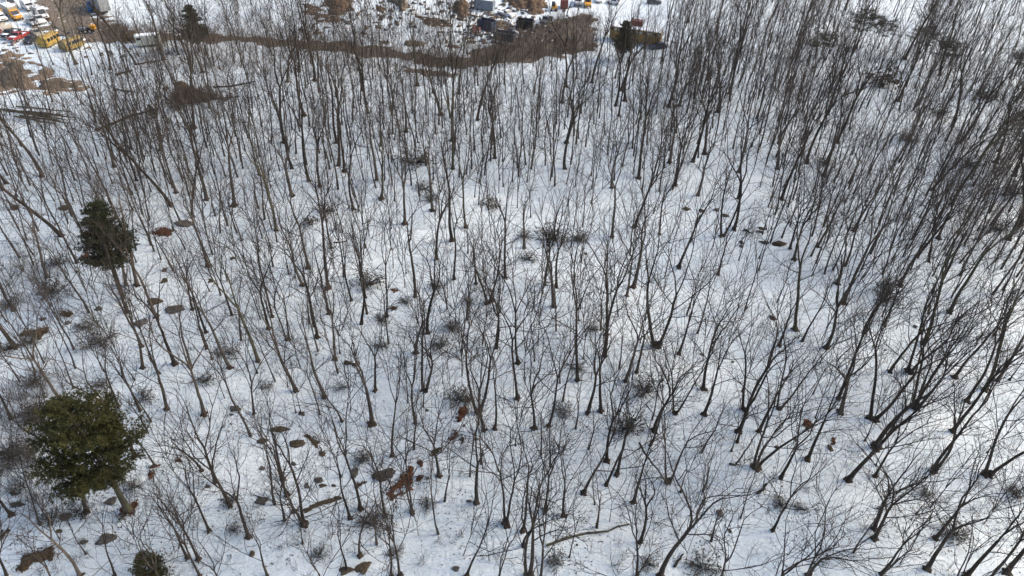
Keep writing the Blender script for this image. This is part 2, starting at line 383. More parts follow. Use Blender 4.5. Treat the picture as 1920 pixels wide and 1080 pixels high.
class Proto:
    """meshes of one tree form: trunk, root collar, limbs, crown of small branches"""
    def __init__(s, seed, form, rad, hfork, top=4, dense=1.0, bark='bark', twig='twig'):
        r = np.random.default_rng(seed); s.form = form; s.rad = rad
        G = []; s.rads = []
        ns = {'twin': 2, 'triple': 3}.get(form, 1)
        a0 = r.uniform(0, 2 * PI)
        for q in range(ns):
            a = a0 + q * 2 * PI / ns; off = rad * (1.0 if ns > 1 else 0)
            p = np.array([off * math.cos(a), off * math.sin(a), -0.15])
            d = unit(np.array([math.cos(a), math.sin(a), 0]) * (r.uniform(.10, .24) if ns > 1 else 0) + UP + r.normal(0, .03, 3))
            grow(r, G, p, d, rad * (.82 if ns > 1 else 1), hfork * r.uniform(.88, 1.12), 0, top, q * 100, dense)
            s.rads.append((p[0], p[1], rad * .9))
        tr = Tubes(); cr = Tubes(); limbs = {}
        for lvl, li, P, R in G:
            R = floor_r(R, lvl) if lvl else R
            if lvl == 0: tr.add(P, R, SIDES[0])
            elif lvl == 1: limbs.setdefault(li, Tubes()).add(P, R, SIDES[1])
            else: cr.add(P, R, SIDES[lvl], tip=lvl < 3)
        s.trunk = tr.mesh('trunk', bark); s.crown = cr.mesh('crown', twig)
        s.limbs = [t.mesh('limb', bark) for t in limbs.values()]
        s.root = root_mesh('root_collar', r, s.rads)
        s.top = max(P[-1][2] for _, _, P, _ in G)
        s.G = G
    def place(s, name, loc, rot, sc, cat, group, noun, label=None, limbs=True):
        o = thing(name, loc, cat, label, group, rot, sc, noun=noun)
        link('trunk', s.trunk, o)
        if limbs:
            for m in s.limbs: link('limb', m, o)
        link('crown', s.crown, o); rc = link('root_collar', s.root, o)
        rc.scale = (random.uniform(.65, 1.2), random.uniform(.65, 1.2), random.uniform(.5, 1.15)); rc.rotation_euler = (random.gauss(0, .08), random.gauss(0, .08), 0 if len(s.rads) > 1 else random.uniform(0, 6))
        return o
    def arrays(s, sc=1.0):
        """one merged low detail copy for the far mass"""
        T = Tubes()
        for lvl, li, P, R in s.G:
            R = floor_r(R, lvl) if lvl else R
            if lvl == 0: ii = list(range(0, len(P) - 1, 2)) + [len(P) - 1]
            elif lvl == 1: ii = list(range(0, len(P) - 1, 2)) + [len(P) - 1]
            else: ii = [0, len(P) // 2, len(P) - 1] if lvl == 2 else [0, len(P) - 1]
            T.add(P[ii], R[ii], (5, 3, 3, 3, 3)[lvl], tip=False)
        return T.arrays()

PROTO = {}
sd = 100
for form, rad, hf, n, bark, twig in (('single', .20, 7.6, 4, 'bark', 'twig'), ('single', .15, 7.8, 5, 'bark', 'twig'), ('single', .105, 6.6, 4, 'bark', 'twig'),
                               ('fork', .22, 5.0, 4, 'bark_pale', 'twig'), ('fork', .15, 5.0, 5, 'bark', 'twig'), ('fork', .105, 4.3, 4, 'bark', 'twig'),
                               ('single', .17, 7.4, 3, 'bark_pale', 'twig_pale'), ('single', .17, 7.2, 2, 'bark_moss', 'twig'),
                               ('twin', .17, 6.6, 4, 'bark', 'twig'), ('twin', .12, 5.6, 3, 'bark', 'twig'), ('triple', .15, 5.8, 3, 'bark', 'twig')):
    for i in range(n):
        PROTO.setdefault(form, []).append(Proto(sd, form, rad, hf, 4, 1.0 if rad > .12 else .75, bark, twig)); sd += 1
SAP = []
for i in range(8):
    SAP.append(Proto(sd, 'sapling', (.055, .07, .045, .06)[i % 4], (3.4, 4.4, 2.6, 3.8)[i % 4], 3, .7, 'bark', 'twig')); sd += 1

# ------------------------------------------------------------------ trees: where they stand
# read off the photograph in tiles of 480 x 270 pixels, four units to the pixel: x, y of the foot, trunk width; 2 twin, 3 triple, f low fork, p pale, m mossy
TILES = {
 (0, 0): "205,390,7 400,485,10 480,450,7 570,480,26m 745,510,9 790,520,9 830,520,22 865,525,7 940,515,8 1020,485,24 1040,425,14 1095,400,10 1225,450,24 1265,405,10 1340,410,16 1255,520,8 1385,375,10 1415,480,12 1520,545,22 1560,410,8 1455,960,22 1770,920,12 1890,810,10 1860,1035,10 1220,560,9 690,560,9 1650,520,10 1730,420,14 1850,560,10",
 (480, 0): "215,1070,24 275,735,14 270,970,10 235,615,16 375,660,10 375,750,10 360,865,24 440,605,22 475,690,16 600,725,10 605,1070,20 650,940,14 735,810,10 770,755,14 800,680,20 865,665,10 840,850,18 790,910,12 950,770,10 1005,825,14 1020,860,16 1030,805,12 1070,950,12 1125,990,22 1210,640,16 1215,1070,10 1290,945,12 1325,700,10 1385,860,26f 1525,705,16 1520,995,12 1475,1060,26 935,1075,14 1040,1050,10f 810,1075,12 1660,900,20 1740,700,12 1810,640,12 60,560,12 120,420,10 1640,620,10 1880,780,12 325,540,18 1185,440,12 755,380,14 300,330,14 410,350,10 1500,420,9 1580,400,9",
 (960, 0): "185,850,12 145,930,12 550,800,12 640,765,10 600,620,24 775,795,24 815,680,24 845,755,20 800,870,16 1065,680,14f 1175,800,18 1255,795,26f 1200,940,14 1190,975,10 1325,665,14 1460,600,18 1535,255,16 1630,705,36 1695,555,12 1545,840,30f 1720,945,16 1830,890,10 1870,880,14 1600,1065,14 1175,135,8 410,1070,24 230,800,14 300,700,16 375,770,18 400,650,20 70,700,12 500,1040,12 940,960,14 1010,1060,12 1330,400,14 1210,130,8 1400,300,12 1500,480,12 1640,330,14 1780,460,14 1880,400,12 1760,650,12 640,560,8 710,560,8",
 (1440, 0): "40,885,8 110,795,10 240,525,14 365,575,10 530,615,10 595,830,12 515,1070,24 435,825,8 1025,445,20 975,760,24 1105,645,16 1100,745,14 1285,565,26 1145,745,10 1140,945,10 1575,615,14 1755,755,16 1760,620,10 80,1075,26 1380,950,20 1440,1075,26 1240,1075,14 250,160,14 860,330,12 690,600,12 1540,860,14 1660,1000,16 1850,900,18 340,900,12 1480,400,12 1700,420,12 1880,560,14 740,800,14 900,860,12",
 (0, 270): "45,295,20 25,345,22 320,245,24 225,310,14 150,210,10 465,125,10 470,210,10 400,165,10 410,430,16 460,690,30 735,220,16 845,70,14 855,170,20 795,115,10 1025,275,18 985,380,18 1065,310,12 1135,360,12 1205,45,20 1085,110,14 1320,365,20 1285,465,22 1550,415,24 1500,125,12 1625,350,12 1760,465,26p 1445,550,22 1895,15,16 250,830,14 355,1000,22 580,890,18 945,1060,24 1300,650,10 1560,915,26p 1705,1025,12 1575,885,12 1300,950,16 1030,1060,28p 620,690,14 140,640,12 1110,680,10 90,480,14f",
 (480, 270): "25,230,18 110,330,12 240,125,16 270,185,28 270,390,24 395,275,24 480,320,18 465,130,14 545,295,10 620,160,30 660,210,22 710,40,14 700,480,14 730,490,18 740,400,12 770,510,16 605,645,14 650,660,16 565,780,22 150,645,22 120,640,12 130,920,16 245,975,10 295,1005,8 350,1060,26p 390,930,26p 540,1075,26 660,995,18 835,120,14 905,270,20 965,275,12 1040,430,14 1060,205,14 940,410,20 1115,600,22f 1225,390,14 1325,500,20 1330,270,14 1475,185,24 1555,400,14 1510,595,16 1470,725,32 1575,625,20 1670,455,12 1715,235,12 1760,130,14 1790,105,24 1830,270,16 1855,320,10 1640,400,10 1745,495,8 1015,635,10 1015,790,8 850,690,12 820,780,10 805,830,8 1355,865,22f 1485,1015,20 1695,705,10 1870,1000,22 1590,820,14 1125,970,8 1800,870,10 1650,1050,18 25,810,12",
 (960, 270): "10,145,14 40,480,14 140,550,10 90,780,24 245,1055,22 395,185,20 415,465,12 440,780,12 530,620,16 595,445,10 595,240,12 520,885,12 465,620,14 335,1075,24f 315,700,16 745,330,18 750,695,24p 885,835,16 920,620,24 950,255,26 1180,140,24 1050,240,16 1060,520,14 1105,675,18 1225,310,20 1355,135,24 1445,75,30 1395,385,28 1340,740,16 1250,925,22 1145,1000,14 1580,690,30-2 1665,640,28 1695,410,18 1700,210,26 1545,980,20f 1700,875,12 1860,320,16 910,1075,30f 1850,860,8 250,160,14",
 (1440, 270): "70,190,22 35,320,16 115,325,8 100,415,24 165,620,14 165,785,20 195,865,18 290,145,22 415,240,22 435,305,16 370,770,20 520,1050,26f 640,375,16 640,650,24 725,320,16 800,895,10 715,1000,12 1170,140,16 1120,190,10 1055,290,8 1055,785,16 1085,715,20 1115,850,24 1205,885,18 1275,710,20 1330,350,10 1045,585,8 990,1060,30 1380,450,30 1230,345,24 1555,560,16 1705,140,34 1770,385,18 1805,720,30 610,1000,16 1890,610,26 1400,150,14 1600,300,16 1850,240,18 1660,520,14",
 (0, 540): "105,170,20 50,255,14 110,440,30 555,460,14 565,605,14 550,750,14 470,860,28p 955,180,22 670,185,12 1175,215,28p 1310,570,28f 1430,590,22p 1065,440,20 1070,600,24p 1190,640,18 1255,910,24f 1055,920,20 1135,1000,16 1105,1070,16 1530,945,26p 1545,330,22 1550,455,20 1445,160,18 1590,535,8 1740,205,20 1810,395,14 1725,600,26p 1905,945,20f 1010,690,6 1655,55,14 1575,25,12 85,980,20 890,890,18f 330,560,14 150,700,16",
 (480, 540): "15,550,26 35,235,12 95,305,22 120,215,18 240,390,22-2 145,700,16 240,740,8 300,775,28p 400,270,12 430,290,14 460,370,20 465,475,16 550,195,20 595,530,22p 615,640,14 515,820,30p 480,950,14 645,1000,18f 630,490,8 715,95,18 790,270,20 830,75,16 835,195,12 895,770,26f 870,1020,34f 980,210,18 995,420,16 1195,65,26 1200,490,30f 1140,860,16-2 1195,1015,24f 1265,770,24-2 1255,895,16 1290,340,30 1310,600,16 1435,160,8 1545,480,14 1580,240,16 1740,115,22-2 1800,450,22f 1670,930,28-2 1790,1060,20 1700,420,14 1830,185,8 1710,1065,24f 10,640,10 1775,105,10 740,500,6 710,915,8 340,940,8 300,935,6",
 (960, 540): "45,565,18 170,550,16 40,830,20 165,1055,26f 275,1035,18 330,325,16 315,140,30 360,715,14 380,850,16 475,1055,16 490,690,26 500,245,10 515,155,14 570,935,24f 665,315,12 705,350,22 720,115,14 695,510,22 665,925,24f 805,605,12 860,60,24 1085,440,30-2 1050,990,16 1220,940,18-2 1250,495,20f 1310,200,16 1390,340,14 1435,755,22 1440,950,28 1740,915,24-2 1700,1079,26 1850,1075,26f 850,700,26 935,630,24f 1065,1075,26f 1745,170,12 1725,780,8 535,530,10 435,485,8 960,410,8",
 (1440, 540): "65,110,14f 200,315,26 255,400,18f 435,450,24f 335,800,16 525,830,24 545,940,38f 565,115,24 785,985,28-2 735,345,16 855,215,16 870,275,20 915,630,22 1060,630,30-2 1165,420,24 1100,900,28-3 1360,185,24 1400,670,24 1195,195,14 1490,850,26 1625,765,26 1720,695,28 1810,690,10 1590,375,8 80,910,22-2 355,975,10 1380,1075,24 1690,360,12 85,430,20f 1900,40,16",
 (0, 810): "85,625,22 1010,180,24 650,600,26 1515,290,22f 1620,375,28f 1570,740,26f 1725,550,30f 1865,790,26f 1405,945,26f 1490,955,20 645,915,10 600,1079,26p 860,1079,18f 1160,250,14 1880,30,14 1500,1079,24f 50,1079,20 300,700,12",
 (480, 810): "205,355,28f 235,475,24 140,545,12 215,665,18f 360,690,32-2 705,650,22f 785,580,24 965,625,22f 905,555,8 1170,600,22-2 1370,765,14 1415,520,16 1375,330,24 1655,530,28f 1605,335,12 1875,690,24-2 905,845,16f 780,930,22f 680,1035,20f 1080,1079,20f 1690,240,16 1020,180,20 1185,130,14 350,835,8 640,340,16 85,1079,22f 1020,1079,20 1580,1079,22f",
 (960, 810): "215,175,12 285,260,16 250,590,22f 80,745,22 85,850,22f 385,630,20f 535,460,22f 575,130,14 710,215,24 705,400,20 785,320,28 635,715,12 910,530,28f 960,825,28f 1170,380,22-2 1035,100,18 1690,75,20 1830,265,26-3 1645,145,10 1420,155,12 1430,445,14 1715,650,14f 105,1079,26f 135,1079,30f 940,1079,22f 1115,1079,34f 1495,820,14f 620,545,6 430,940,10 25,105,10 1265,450,10",
 (1440, 810): "95,345,22f 35,740,20f 295,210,24f 600,365,34f 800,335,22f 815,110,36 795,725,26f 795,800,26f 810,250,8 1255,800,26f 1245,290,28-2 1645,320,26-2 1190,1030,34f 1215,570,10 725,65,10 1475,545,8 1640,155,8 1790,1050,36f 845,1065,20f 640,905,12 1490,1079,26f 300,1079,24f",
}
# feet just below the lower edge of the picture, crowns inside it
BELOW = "20,1105,24 130,1130,22 330,1150,22 420,1110,18 610,1115,18 930,1150,20 1010,1110,22 1180,1120,18 1340,1115,20 1420,1140,24 1500,1110,24 1590,1150,26 1740,1160,26 1830,1120,26 1900,1150,28"
spots = []
for (ox, oy), s in TILES.items():
    for tok in s.split():
        a, b, c = tok.split(',')
        form = 'single'; flag = ''
        if c.endswith('-2'): form, c = 'twin', c[:-2]
        elif c.endswith('-3'): form, c = 'triple', c[:-2]
        if c[-1] in 'fpm':
            flag = c[-1]; c = c[:-1]
            if flag == 'f': form = 'fork'
        spots.append([ox + int(a) / 4, oy + int(b) / 4, int(c) / 4, form, flag])
for tok in BELOW.split():
    a, b, c = tok.split(','); spots.append([int(a), int(b), int(c) / 4, 'fork' if random.random() < .6 else 'single', ''])
taken = []                                              # ground positions already used
TREES, STEMS, REST = [], [], []
for u, v, wd, form, flag in spots:
    p = at(u, v); rad = wd * mpp(p) / 2 * 0.82
    rec = dict(u=u, v=v, w=wd, form=form, flag=flag, p=p, rad=rad)
    taken.append((p.x, p.y))
    (TREES if wd > 2.9 or rad > .17 else STEMS).append(rec)
TREES.sort(key=lambda t: -t['w'])
REST = TREES[300:]; TREES = TREES[:300]
def pick(form, rad, flag):
    c = PROTO[form]
    if flag == 'p': c = [q for q in c if q.trunk.materials[0].name == 'bark_pale'] or c
    elif flag == 'm': c = [q for q in c if q.trunk.materials[0].name == 'bark_moss'] or c
    c = sorted(c, key=lambda q: abs(math.log(q.rad / max(rad, .03))) + random.uniform(0, .35))
    return c[0]
for t in TREES:
    form = t['form']
    if form == 'single' and not t['flag'] and random.random() < .25: form = 'fork'
    q = pick(form, t['rad'], t['flag'])
    sc = min(max((t['rad'] / q.rad) ** .55, .80), 1.15) * random.uniform(.86, 1.12)
    sc *= 1.15 if t['v'] < 420 else 1.18 if t['u'] > 880 and t['v'] > 560 else 1.06
    lean = (random.gauss(0, .045), random.gauss(0, .05), random.uniform(0, 2 * PI))
    size = 'stout' if t['rad'] > .20 else 'slim' if t['rad'] < .13 else 'tall'
    noun = {'single': size + ' straight bare tree', 'fork': size + ' low-forked bare tree', 'twin': size + ' twin-trunked bare tree', 'triple': 'bare tree with three trunks'}[form]
    t['form'] = form
    q.place('bare_tree', t['p'] - Vector((0, 0, .02)), lean, sc, 'tree', 'leafless trees of the snowy wood', noun)
for t in STEMS:
    q = random.choice(SAP) if t['rad'] < .095 else pick('single', t['rad'], '')
    sc = min(max((t['rad'] / q.rad) ** .5, .75), 1.5) * random.uniform(.9, 1.1)
    q.place('bare_sapling', t['p'] - Vector((0, 0, .02)), (random.gauss(0, .05), random.gauss(0, .05), random.uniform(0, 2 * PI)), sc, 'sapling',
            'thin young stems between the trees', 'thin bare sapling', limbs=True)
# the rest of the wood, too many and too far to pick apart: one mass
LOWP = [Proto(900 + i, 'single', (.13, .10, .08)[i % 3], 7.6, 3, 1.1).arrays() for i in range(6)] + [Proto(930 + i, 'fork', (.12, .09)[i % 2], 4.8, 3, 1.1).arrays() for i in range(5)]
LOWS = [Proto(960 + i, 'sapling', .04, 2.4 + .3 * i, 2, .8).arrays() for i in range(6)]
KEEP_OUT = [np.array(ground_poly(ROAD)), np.array(ground_poly([(-40, -15), (240, -15), (240, 70), (160, 100), (60, 110), (-40, 105)])),
            np.array(ground_poly([(560, -20), (1260, -20), (1260, 75), (1140, 85), (1020, 60), (880, 75), (700, 40), (560, 30)])), np.array(ground_poly([(-20, 100), (160, 140), (160, 172), (-20, 175)]))]
def free(x, y): return not any(inside(k, np.array([x]), np.array([y]))[0] for k in KEEP_OUT)
def joined(items):
    Vs, F3, F4, n = [], [], [], 0
    for (V, F), loc, sc, rz, ln in items:
        M = np.array(Matrix.Rotation(ln[0], 3, 'X') @ Matrix.Rotation(ln[1], 3, 'Y') @ Matrix.Rotation(rz, 3, 'Z'))
        Vs.append((V * sc) @ M.T + np.array(loc))
        for f in F: (F4 if f.shape[1] == 4 else F3).append(f + n)
        n += len(V)
    return np.concatenate(Vs), ([np.concatenate(F4)] if F4 else []) + ([np.concatenate(F3)] if F3 else [])
items = []
for t in REST: items.append((random.choice(LOWP), t['p'], random.uniform(.75, 1.0), random.uniform(0, 6.28), (random.gauss(0, .03), random.gauss(0, .03))))
T2 = np.array(taken)
def scatter(n, box, dmin, tries=20, lo=LOWP, smin=.7, smax=1.05, weight=None):
    global T2
    c = 0
    for _ in range(n * tries):
        if c >= n: break
        u = random.uniform(box[0], box[2]); v = random.uniform(box[1], box[3])
        if weight and random.random() > weight(u, v): continue
        p = at(u, v)
        if np.min((T2[:, 0] - p.x) ** 2 + (T2[:, 1] - p.y) ** 2) < dmin * dmin or not free(p.x, p.y): continue
        T2 = np.vstack([T2, (p.x, p.y)])
        items.append((random.choice(lo), p - Vector((0, 0, .05)), random.uniform(smin, smax), random.uniform(0, 6.28), (random.gauss(0, .04), random.gauss(0, .04)))); c += 1
scatter(400, (1250, -40, 1980, 190), 1.3, smin=.9, smax=1.3)   # the thick wood upper right
scatter(230, (1420, 170, 1970, 520), 1.5, smin=.85, smax=1.2)
scatter(130, (1230, -40, 1560, 300), 1.2, smin=.85, smax=1.2)
scatter(45, (1700, 90, 1990, 560), 1.5, smin=.85, smax=1.2)
scatter(400, (230, 95, 1330, 360), 1.4, smin=.8, smax=1.2)
scatter(150, (-60, 180, 520, 500), 1.6, smin=.8, smax=1.1)
scatter(40, (1960, 100, 2250, 900), 2.6, smin=.8, smax=1.1)    # the wood goes on past the right edge; unseen trees added for their shadows
KEEP_FULL = KEEP_OUT; KEEP_OUT = KEEP_OUT[:2]
scatter(150, (260, -30, 900, 80), 1.2, lo=LOWS, smin=1.0, smax=1.8)
scatter(40, (260, -30, 860, 75), 2.4, smin=.5, smax=.8)
scatter(270, (-20, 200, 1940, 720), 1.2, lo=LOWS, smin=.6, smax=1.5)
scatter(70, (-20, 700, 1940, 1060), 1.4, lo=LOWS, smin=.5, smax=1.1)
KEEP_OUT = KEEP_FULL
V, F = joined(items)
stuff('far_woods', mesh_np('far_woods', V, F, 'twig_pale', True), 'mass of bare grey trees thickening towards the back of the wood', 'woods')

# ------------------------------------------------------------------ evergreens
def tufts(T, C, D, r, blade=(.30, .055), n=7, spread=.9):
    """needle tufts: thin triangles fanned round direction D at centres C"""
    m = len(C)
    C = np.repeat(np.asarray(C), n, 0); D = np.repeat(np.asarray(D), n, 0)
    dirs = D + r.normal(0, spread, (m * n, 3)); dirs /= np.linalg.norm(dirs, axis=1)[:, None]
    side = np.cross(dirs, r.normal(0, 1, (m * n, 3))); side /= np.linalg.norm(side, axis=1)[:, None] + 1e-9
    L = blade[0] * r.uniform(.7, 1.25, (m * n, 1)); W = blade[1] * r.uniform(.7, 1.3, (m * n, 1))
    V = np.stack([C - side * W, C + side * W, C + dirs * L], 1).reshape(-1, 3)
    T.raw(V, np.arange(m * n * 3).reshape(-1, 3))
def evergreen(seed, H, rmax, z0, trad, shape=1.0, per=5, step=.55, droop=.1, upturn=.25, sub=4, blade=(.32, .06), n=7, gap=.15, needle='needles', bark='bark_moss', flat=1.0, bare_side=None):
    r = np.random.default_rng(seed)
    P, _ = stem(r, np.array([0, 0, -.15]), unit(UP + r.normal(0, .02, 3)), H, 0, .02, .03)
    n0 = len(P); R = np.linspace(trad, .03, n0) * (1 + .4 * np.exp(-np.linspace(0, H, n0) / .6))
    tr = Tubes(); tr.add(P, R, 9)
    br = Tubes(); ne = Tubes(); z = z0; CC, DD = [], []
    def axis(zz):
        q = np.clip(zz / H, 0, 1) * (n0 - 1); j = min(int(q), n0 - 2); return P[j] + (P[j + 1] - P[j]) * (q - j)
    while z < H - .15:
        t = (z - z0) / (H - z0)
        prof = (1 - t) ** shape * min(1, .55 + t * 2.2)
        for i in range(per):
            if r.random() < gap: continue
            az = r.uniform(0, 2 * PI)
            L = max(.25, rmax * prof * r.uniform(.6, 1.12))
            if bare_side is not None: L *= .62 + .38 * math.cos(az - bare_side)
            d0 = np.array([math.cos(az), math.sin(az), upturn * (.4 + t) - droop * (1 - t) + r.normal(0, .08)])
            k = max(3, int(L / .5) + 1); Q = [axis(z)]; d = unit(d0)
            for _ in range(k):
                d = unit(d + r.normal(0, .10, 3) + np.array([0, 0, .05])); Q.append(Q[-1] + d * L / k)
            Q = np.array(Q)
            br.add(Q, np.linspace(max(.02, trad * .18 * (1 - t * .6)), .012, len(Q)), 4)
            for a in np.linspace(.28, 1, max(3, int(L * sub))):
                q = a * (len(Q) - 1); j = min(int(q), len(Q) - 2); c = Q[j] + (Q[j + 1] - Q[j]) * (q - j)
                for sgn in (-1, 1):
                    s = np.cross(d, UP) * sgn * flat + d * .7 + r.normal(0, .28, 3); s = unit(s); sl = (L * .26 + .18) * (1.15 - a * .55) * r.uniform(.5, 1.2)
                    for e in np.linspace(.25, 1, max(2, int(sl / .22))):
                        CC.append(c + s * sl * e + r.normal(0, .05, 3)); DD.append(unit(s + UP * .25))
        z += step * r.uniform(.7, 1.3)
    tufts(ne, np.array(CC), np.array(DD), r, blade, n)
    return tr.mesh('trunk', bark), br.mesh('branches', 'bark'), ne.mesh('needles', needle, False), trad
def place_evergreen(meshes, loc, name, label, group=None, rot=0, sc=1.0, uv=None):
    o = thing(name, loc, 'evergreen tree' if 'shrub' not in name else 'shrub', label, group, rot, sc, uv=uv)
    link('trunk', meshes[0], o); b = link('branches', meshes[1], o); b['kind'] = 'stuff'
    n = link('needles', meshes[2], o); n['kind'] = 'stuff'
    return o
p = at(241, 957)
Hp = height_to(p, 748)
big = evergreen(5, Hp, 5.4, Hp * .36, .30, .5, 7, .48, .04, .14, 4, (.26, .034), 11, .20, 'needles', 'bark_moss', 1.0)
place_evergreen(big, p, 'pine_tree', 'large olive-green pine standing over a rust leaf patch', rot=.5, uv=(165, 850))
p = at(231, 560); Hp = height_to(p, 388)
fir = evergreen(6, Hp, 3.6, Hp * .40, .22, .5, 7, .40, .05, .16, 4, (.27, .040), 12, .10, 'needles_fir', 'bark')
place_evergreen(fir, p, 'hemlock_tree', 'bushy dark green hemlock standing alone among bare trees', uv=(200, 435))
conA = evergreen(7, 11, 3.4, 2.6, .2, .55, 8, .4, .10, .1, 3, (.30, .05), 9, .1, 'needles_fir', 'bark')
conB = evergreen(8, 9, 5.0, 4.6, .17, .30, 6, .5, .06, .04, 3, (.34, .030), 5, .35, 'needles_dark', 'bark')
conC = evergreen(9, 5.0, 2.1, .4, .09, .6, 6, .32, .05, .15, 4, (.22, .03), 9, .12, 'needles', 'bark')
for m, u, v, sc, lab, cu in ((conA, 374, 96, .95, 'dark conifer growing at the edge of the dirt road', (375, 45)), (conA, 1166, 114, .85, 'dark conifer standing in front of the long orange trailer', (1170, 75)),
                         (conC, 236, 80, .55, 'low olive conifer on the verge beside the pale green campers', (235, 66)),
                         (conB, 1715, 112, .85, 'dark hemlock with a wide flat crown above a bare trunk', (1705, 60)), (conB, 1762, 142, .9, 'dark hemlock beside the wide flat-crowned hemlock, the lower of that pair', (1770, 85)),
                         (conB, 1540, 112, .7, 'narrow dark hemlock at the near end of the upper hemlock row', (1545, 55)), (conB, 1606, 92, 1.05, 'tallest dark hemlock of the row in the thick wood', (1610, 35)),
                         (conB, 1645, 92, .8, 'dark hemlock between the tallest hemlock and the wide flat-crowned one', (1655, 40)),
                         (conB, 1893, 300, .95, 'dark hemlock cut by the right edge of the picture', (1900, 245)), (conB, 1900, 150, .7, 'small dark hemlock in the upper right corner of the wood', (1905, 110)),
                         (conC, 292, 1088, .85, 'young green hemlock at the bottom edge near the oval boulder', (290, 1050)), (conC, 288, 222, .55, 'tiny conifer beside the brown brush pile', (285, 207))):
    place_evergreen(m, at(u, v), 'hemlock_tree' if m is not conC else 'young_conifer', lab, 'dark hemlocks' if m is conB else None, random.uniform(0, 6), sc, uv=cu)

# ------------------------------------------------------------------ shrubs
def shrub(seed, rad, hgt_, n, leaves, mat, twigmat='twig', leaf=(.16, .055), per=9, up=.9):
    r = np.random.default_rng(seed); st = Tubes(); lf = Tubes(); C = []; D = []
    for i in range(n):
        az = r.uniform(0, 2 * PI); d = unit(np.array([math.cos(az), math.sin(az), up * r.uniform(.5, 1.6)]))
        L = rad * r.uniform(.7, 1.15)
        P = [np.array([r.normal(0, .06), r.normal(0, .06), -.1])]
        k = 4
        for _ in range(k):
            d = unit(d + r.normal(0, .25, 3)); P.append(P[-1] + d * L / k)
        P = np.array(P); P[:, 2] *= hgt_ / rad
        st.add(P, np.linspace(.03, .012, k + 1), 3)
        for j in range(2):
            q = P[r.integers(1, k)]; e = q + unit(d + r.normal(0, .6, 3)) * L * .4
            st.add([q, (q + e) / 2 + r.normal(0, .03, 3), e], [.016, .013, .011], 3)
            for _ in range(leaves): C.append(e + r.normal(0, .16, 3)); D.append(unit(r.normal(0, 1, 3) + UP * .6))
        for _ in range(leaves): C.append(P[-1] + r.normal(0, .18, 3)); D.append(unit(r.normal(0, 1, 3) + UP * .6))
    if leaves: tufts(lf, np.array(C), np.array(D), r, leaf, per, .8)
    return st.mesh('stems', twigmat), (lf.mesh('foliage', mat, False) if leaves else None)
LAUREL = [shrub(20 + i, 1.5, 1.3, 30, 2, 'laurel', 'twig', (.15, .038), 5) for i in range(6)]
LAURELB = [shrub(30 + i, 1.3, 1.1, 18, 3, 'laurel_brown', 'twig_brown') for i in range(2)]
BRUSH = [shrub(40 + i, 1.5, 1.6, 34, 0, None, 'twig_brown') for i in range(3)]
LABS = {}
def place_shrub(kind, u, v, rpx, label=None, name='laurel_shrub', noun='dark leafy laurel shrub'):
    p = at(u, v + rpx * .55); s = rpx * mpp(p) / 1.35
    m = random.choice(kind)
    o = thing(name, p, 'shrub', label, 'evergreen shrubs under the trees', random.uniform(0, 6.28), (s, s, s * .9), uv=(u, v), noun=noun)
    a = link('stems', m[0], o); a['kind'] = 'stuff'
    if m[1]: b = link('foliage', m[1], o); b['kind'] = 'stuff'
SHR = [(690, 515, 34, 'round grey-green laurel shrub standing clear on the snow mid wood'), (860, 735, 30, 'speckled laurel shrub just above the red-brown leaf clump'), (1210, 715, 34, 'upper laurel of the big tangled pair among slim trunks'),
       (1172, 780, 38, 'lower laurel of the big tangled pair among slim trunks'), (1660, 545, 30, 'tall dense laurel by the right-hand slope'), (182, 622, 34, 'speckled laurel clump above the large pine'), (425, 650, 26, 'narrow upright laurel wrapped round a pale trunk'),
       (777, 288, 34, 'leafy understory laurel in the upper middle of the wood'), (1320, 1046, 34, 'bristly dark laurel near the bottom edge beside the short pole'), (1790, 985, 34, 'spreading laurel by the lower right corner'),
       (1902, 915, 22, 'laurel cut by the right edge of the picture'), (100, 532, 30, 'dark laurel thicket below the bushy hemlock'), (68, 702, 26, 'laurel left of the large pine, on open snow'), (1037, 432, 34, 'russet-tinted laurel in the very middle of the wood'),
       (160, 604, 20), (58, 632, 20), (12, 645, 20), (387, 702, 22), (192, 712, 20), (270, 735, 24), (680, 848, 24), (697, 965, 32), (802, 940, 18), (1040, 1042, 26), (1465, 936, 20), (1735, 918, 18), (110, 482, 22), (1085, 437, 24), (985, 434, 18),
       (990, 477, 20), (850, 605, 20), (827, 636, 22), (715, 592, 16), (717, 641, 16), (1080, 683, 16), (1055, 760, 22), (795, 345, 20), (808, 366, 18), (820, 530, 18), (612, 386, 22), (1525, 75, 22), (1662, 527, 16), (20, 840, 34), (60, 770, 30), (130, 905, 24),
       (40, 900, 26), (20, 560, 26), (1545, 300, 16), (1700, 250, 22), (1760, 200, 24), (1850, 170, 26), (1820, 300, 22), (1900, 350, 26), (1870, 420, 20), (230, 960, 14), (150, 945, 28), (215, 885, 24), (250, 905, 20), (95, 960, 22), (640, 720, 14), (880, 560, 14), (760, 560, 14),
       (500, 720, 14), (430, 930, 18), (440, 985, 16), (1215, 1050, 18), (600, 1030, 20), (740, 1030, 18), (1500, 945, 14), (1110, 610, 14)]
for t in SHR: place_shrub(LAUREL, *t)
place_shrub(LAURELB, 920, 376, 20, 'small round brown brush heap on open snow', 'brush_heap', None)
place_shrub(LAURELB, 585, 408, 17, 'brown nest-like bush at the foot of a forked tree', 'brown_bush', None)
place_shrub(LAURELB, 1652, 140, 34, 'hazy brown bush below the hemlock row', 'brown_bush', None)
place_shrub(LAURELB, 880, 742, 14, 'small brown bush against the twin trunks beside the speckled laurel', 'brown_bush', None)
place_shrub(LAURELB, 247, 72, 9, 'brown bush on the road verge beside the low olive conifer', 'brown_bush', None)

